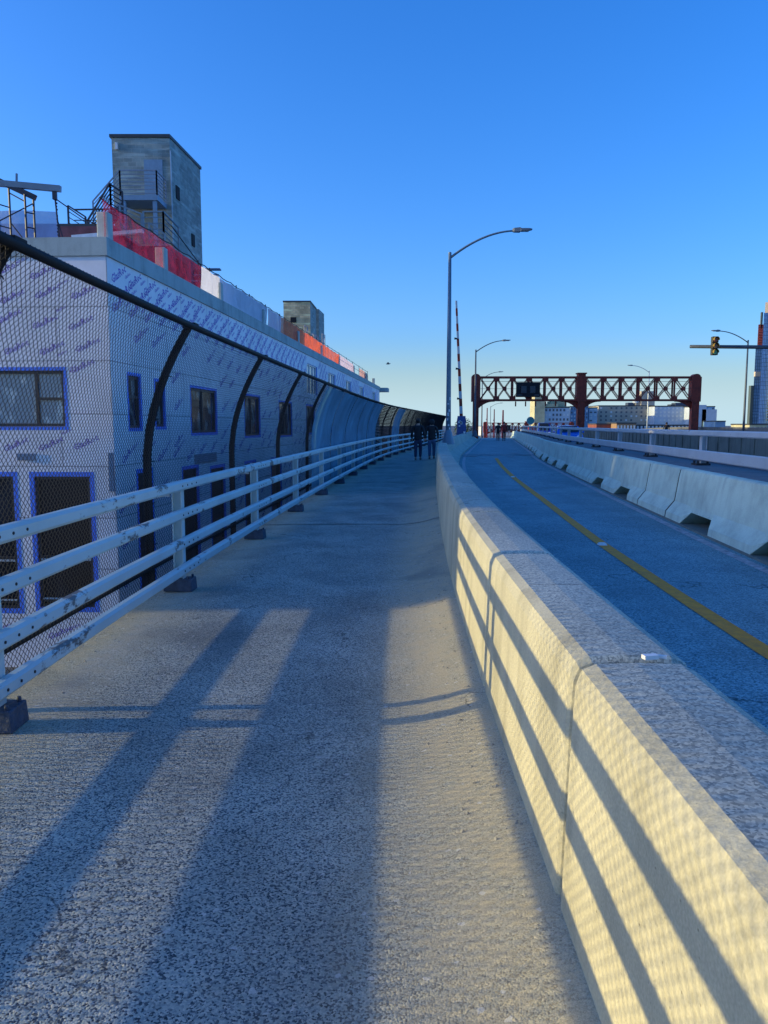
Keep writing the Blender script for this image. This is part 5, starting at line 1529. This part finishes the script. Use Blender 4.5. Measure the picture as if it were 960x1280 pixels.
# towers at the right edge
t = thing("skyscraper", (X(957, 720), 720, -4.3), "tall blue glass skyscraper with a tan crown at the right edge of the photo", "skyscraper", "towers at the right edge")
O = tuple(t.location)
zt = Zp(395, 720)
mb = MB(); prism(mb, [(X(944.5, 720), 720), (X(956.5, 720), 720), (X(968, 760), 760), (X(948, 760), 760)], -4.3, zt)
mb.build("glass_shaft", M["curtain"], t, O)
mb = MB(); prism(mb, [(X(956.8, 716), 716), (X(985, 716), 716), (X(985, 760), 760), (X(958, 760), 760)], -4.3, zt - 3); mb.build("side_shaft", M["curtain2"], t, O)
mb = MB()
for q in range(38): mb.box((X(955.6, 716), 715.2, 6 + q * 2.6), (2.0, 1.6, 1.3)); 
mb.build("balcony_stack", M["balcony"], t, O)
mb = MB(); prism(mb, [(X(948, 718), 722), (X(957, 718), 719), (X(985, 718), 719), (X(985, 740), 745), (X(949, 740), 745)], zt + .01, Zp(382, 720)); mb.build("crown", M["tan"], t, O)
t = thing("skyscraper", (X(940, 780), 780, -4.3), "slimmer grey blue tower with a red construction hoist near its top", "skyscraper", "towers at the right edge")
O = tuple(t.location)
mb = MB(); prism(mb, [(X(936.5, 780), 780), (X(945.6, 780), 780), (X(946, 800), 800), (X(937, 800), 800)], -4.3, Zp(436, 780)); mb.build("glass_shaft", M["curtain2"], t, O)
mb = MB(); prism(mb, [(X(938.3, 780), 780), (X(945.4, 780), 780), (X(945.5, 800), 800), (X(939, 800), 800)], Zp(436, 780) + .01, Zp(409, 780)); mb.build("netted_top", M["hoist"], t, O)
mb = MB(); mb.box((X(939.5, 778), 777, Zp(469, 778)), (5.2, 3, 4.6)); mb.build("mechanical_floor", M["tan"], t, O)
mb = MB(); mb.box((X(934.3, 780), 781, Zp(510, 780)), (2.8, 5, 44)); mb.build("balcony_stack", M["balcony"], t, O)
mb = MB(); mb.box((X(943.6, 778), 781, Zp(404, 780)), (1.6, 2, 16)); mb.build("hoist_mast", M["balcony"], t, O)
mb = MB()
for q in range(9): mb.box((X(942, 780), 779.5, Zp(434, 780) + q * 2.5), (5.4, .4, .5))
mb.build("net_band", M["brick"], t, O)
block("low_building", X(934, 300), X(956, 300), 300, 16, Zp(531, 300) , M["yellowfac"], "low yellowish building at the foot of the skyscrapers", 1, 5, "wdark", z_from=-2)

# small tree behind the gate housing
tr = thing("tree", pt(-1.0, 95, -5), "small green tree behind the blue gate housing", "tree")
mb = MB(); mb.tube([(0, 0, 0), (.1, 0, 3), (.05, .1, 5.6)], [.16, .12, .05], 8)
for q in range(6):
    a = q * 1.05; mb.tube([(.08, 0, 3.6 + q * .25), (.08 + math.cos(a) * .8, math.sin(a) * .8, 4.8 + q * .3)], [.06, .02], 5)
mb.build("trunk", M["bark"], tr)
mb = MB()
for q in range(1500):
    u = random.random() ** .4; a = random.random() * 6.283; ph_ = math.acos(random.uniform(-1, 1))
    c = Vector((u * 1.3 * math.sin(ph_) * math.cos(a), u * 1.3 * math.sin(ph_) * math.sin(a), 6.0 + u * 1.5 * math.cos(ph_)))
    if math.sin(c.x * 4 + c.z * 3) * math.sin(c.y * 5 - c.z * 2) > .35: continue
    d1 = Vector((random.gauss(0, 1), random.gauss(0, 1), random.gauss(0, 1))).normalized() * .09; d2 = d1.cross(Vector((random.gauss(0, 1), random.gauss(0, 1), 1))).normalized() * .06
    mb.quad(c - d1, c + d2, c + d1, c - d2)
mb.build("crown", M["leaf"], tr, recalc=False)
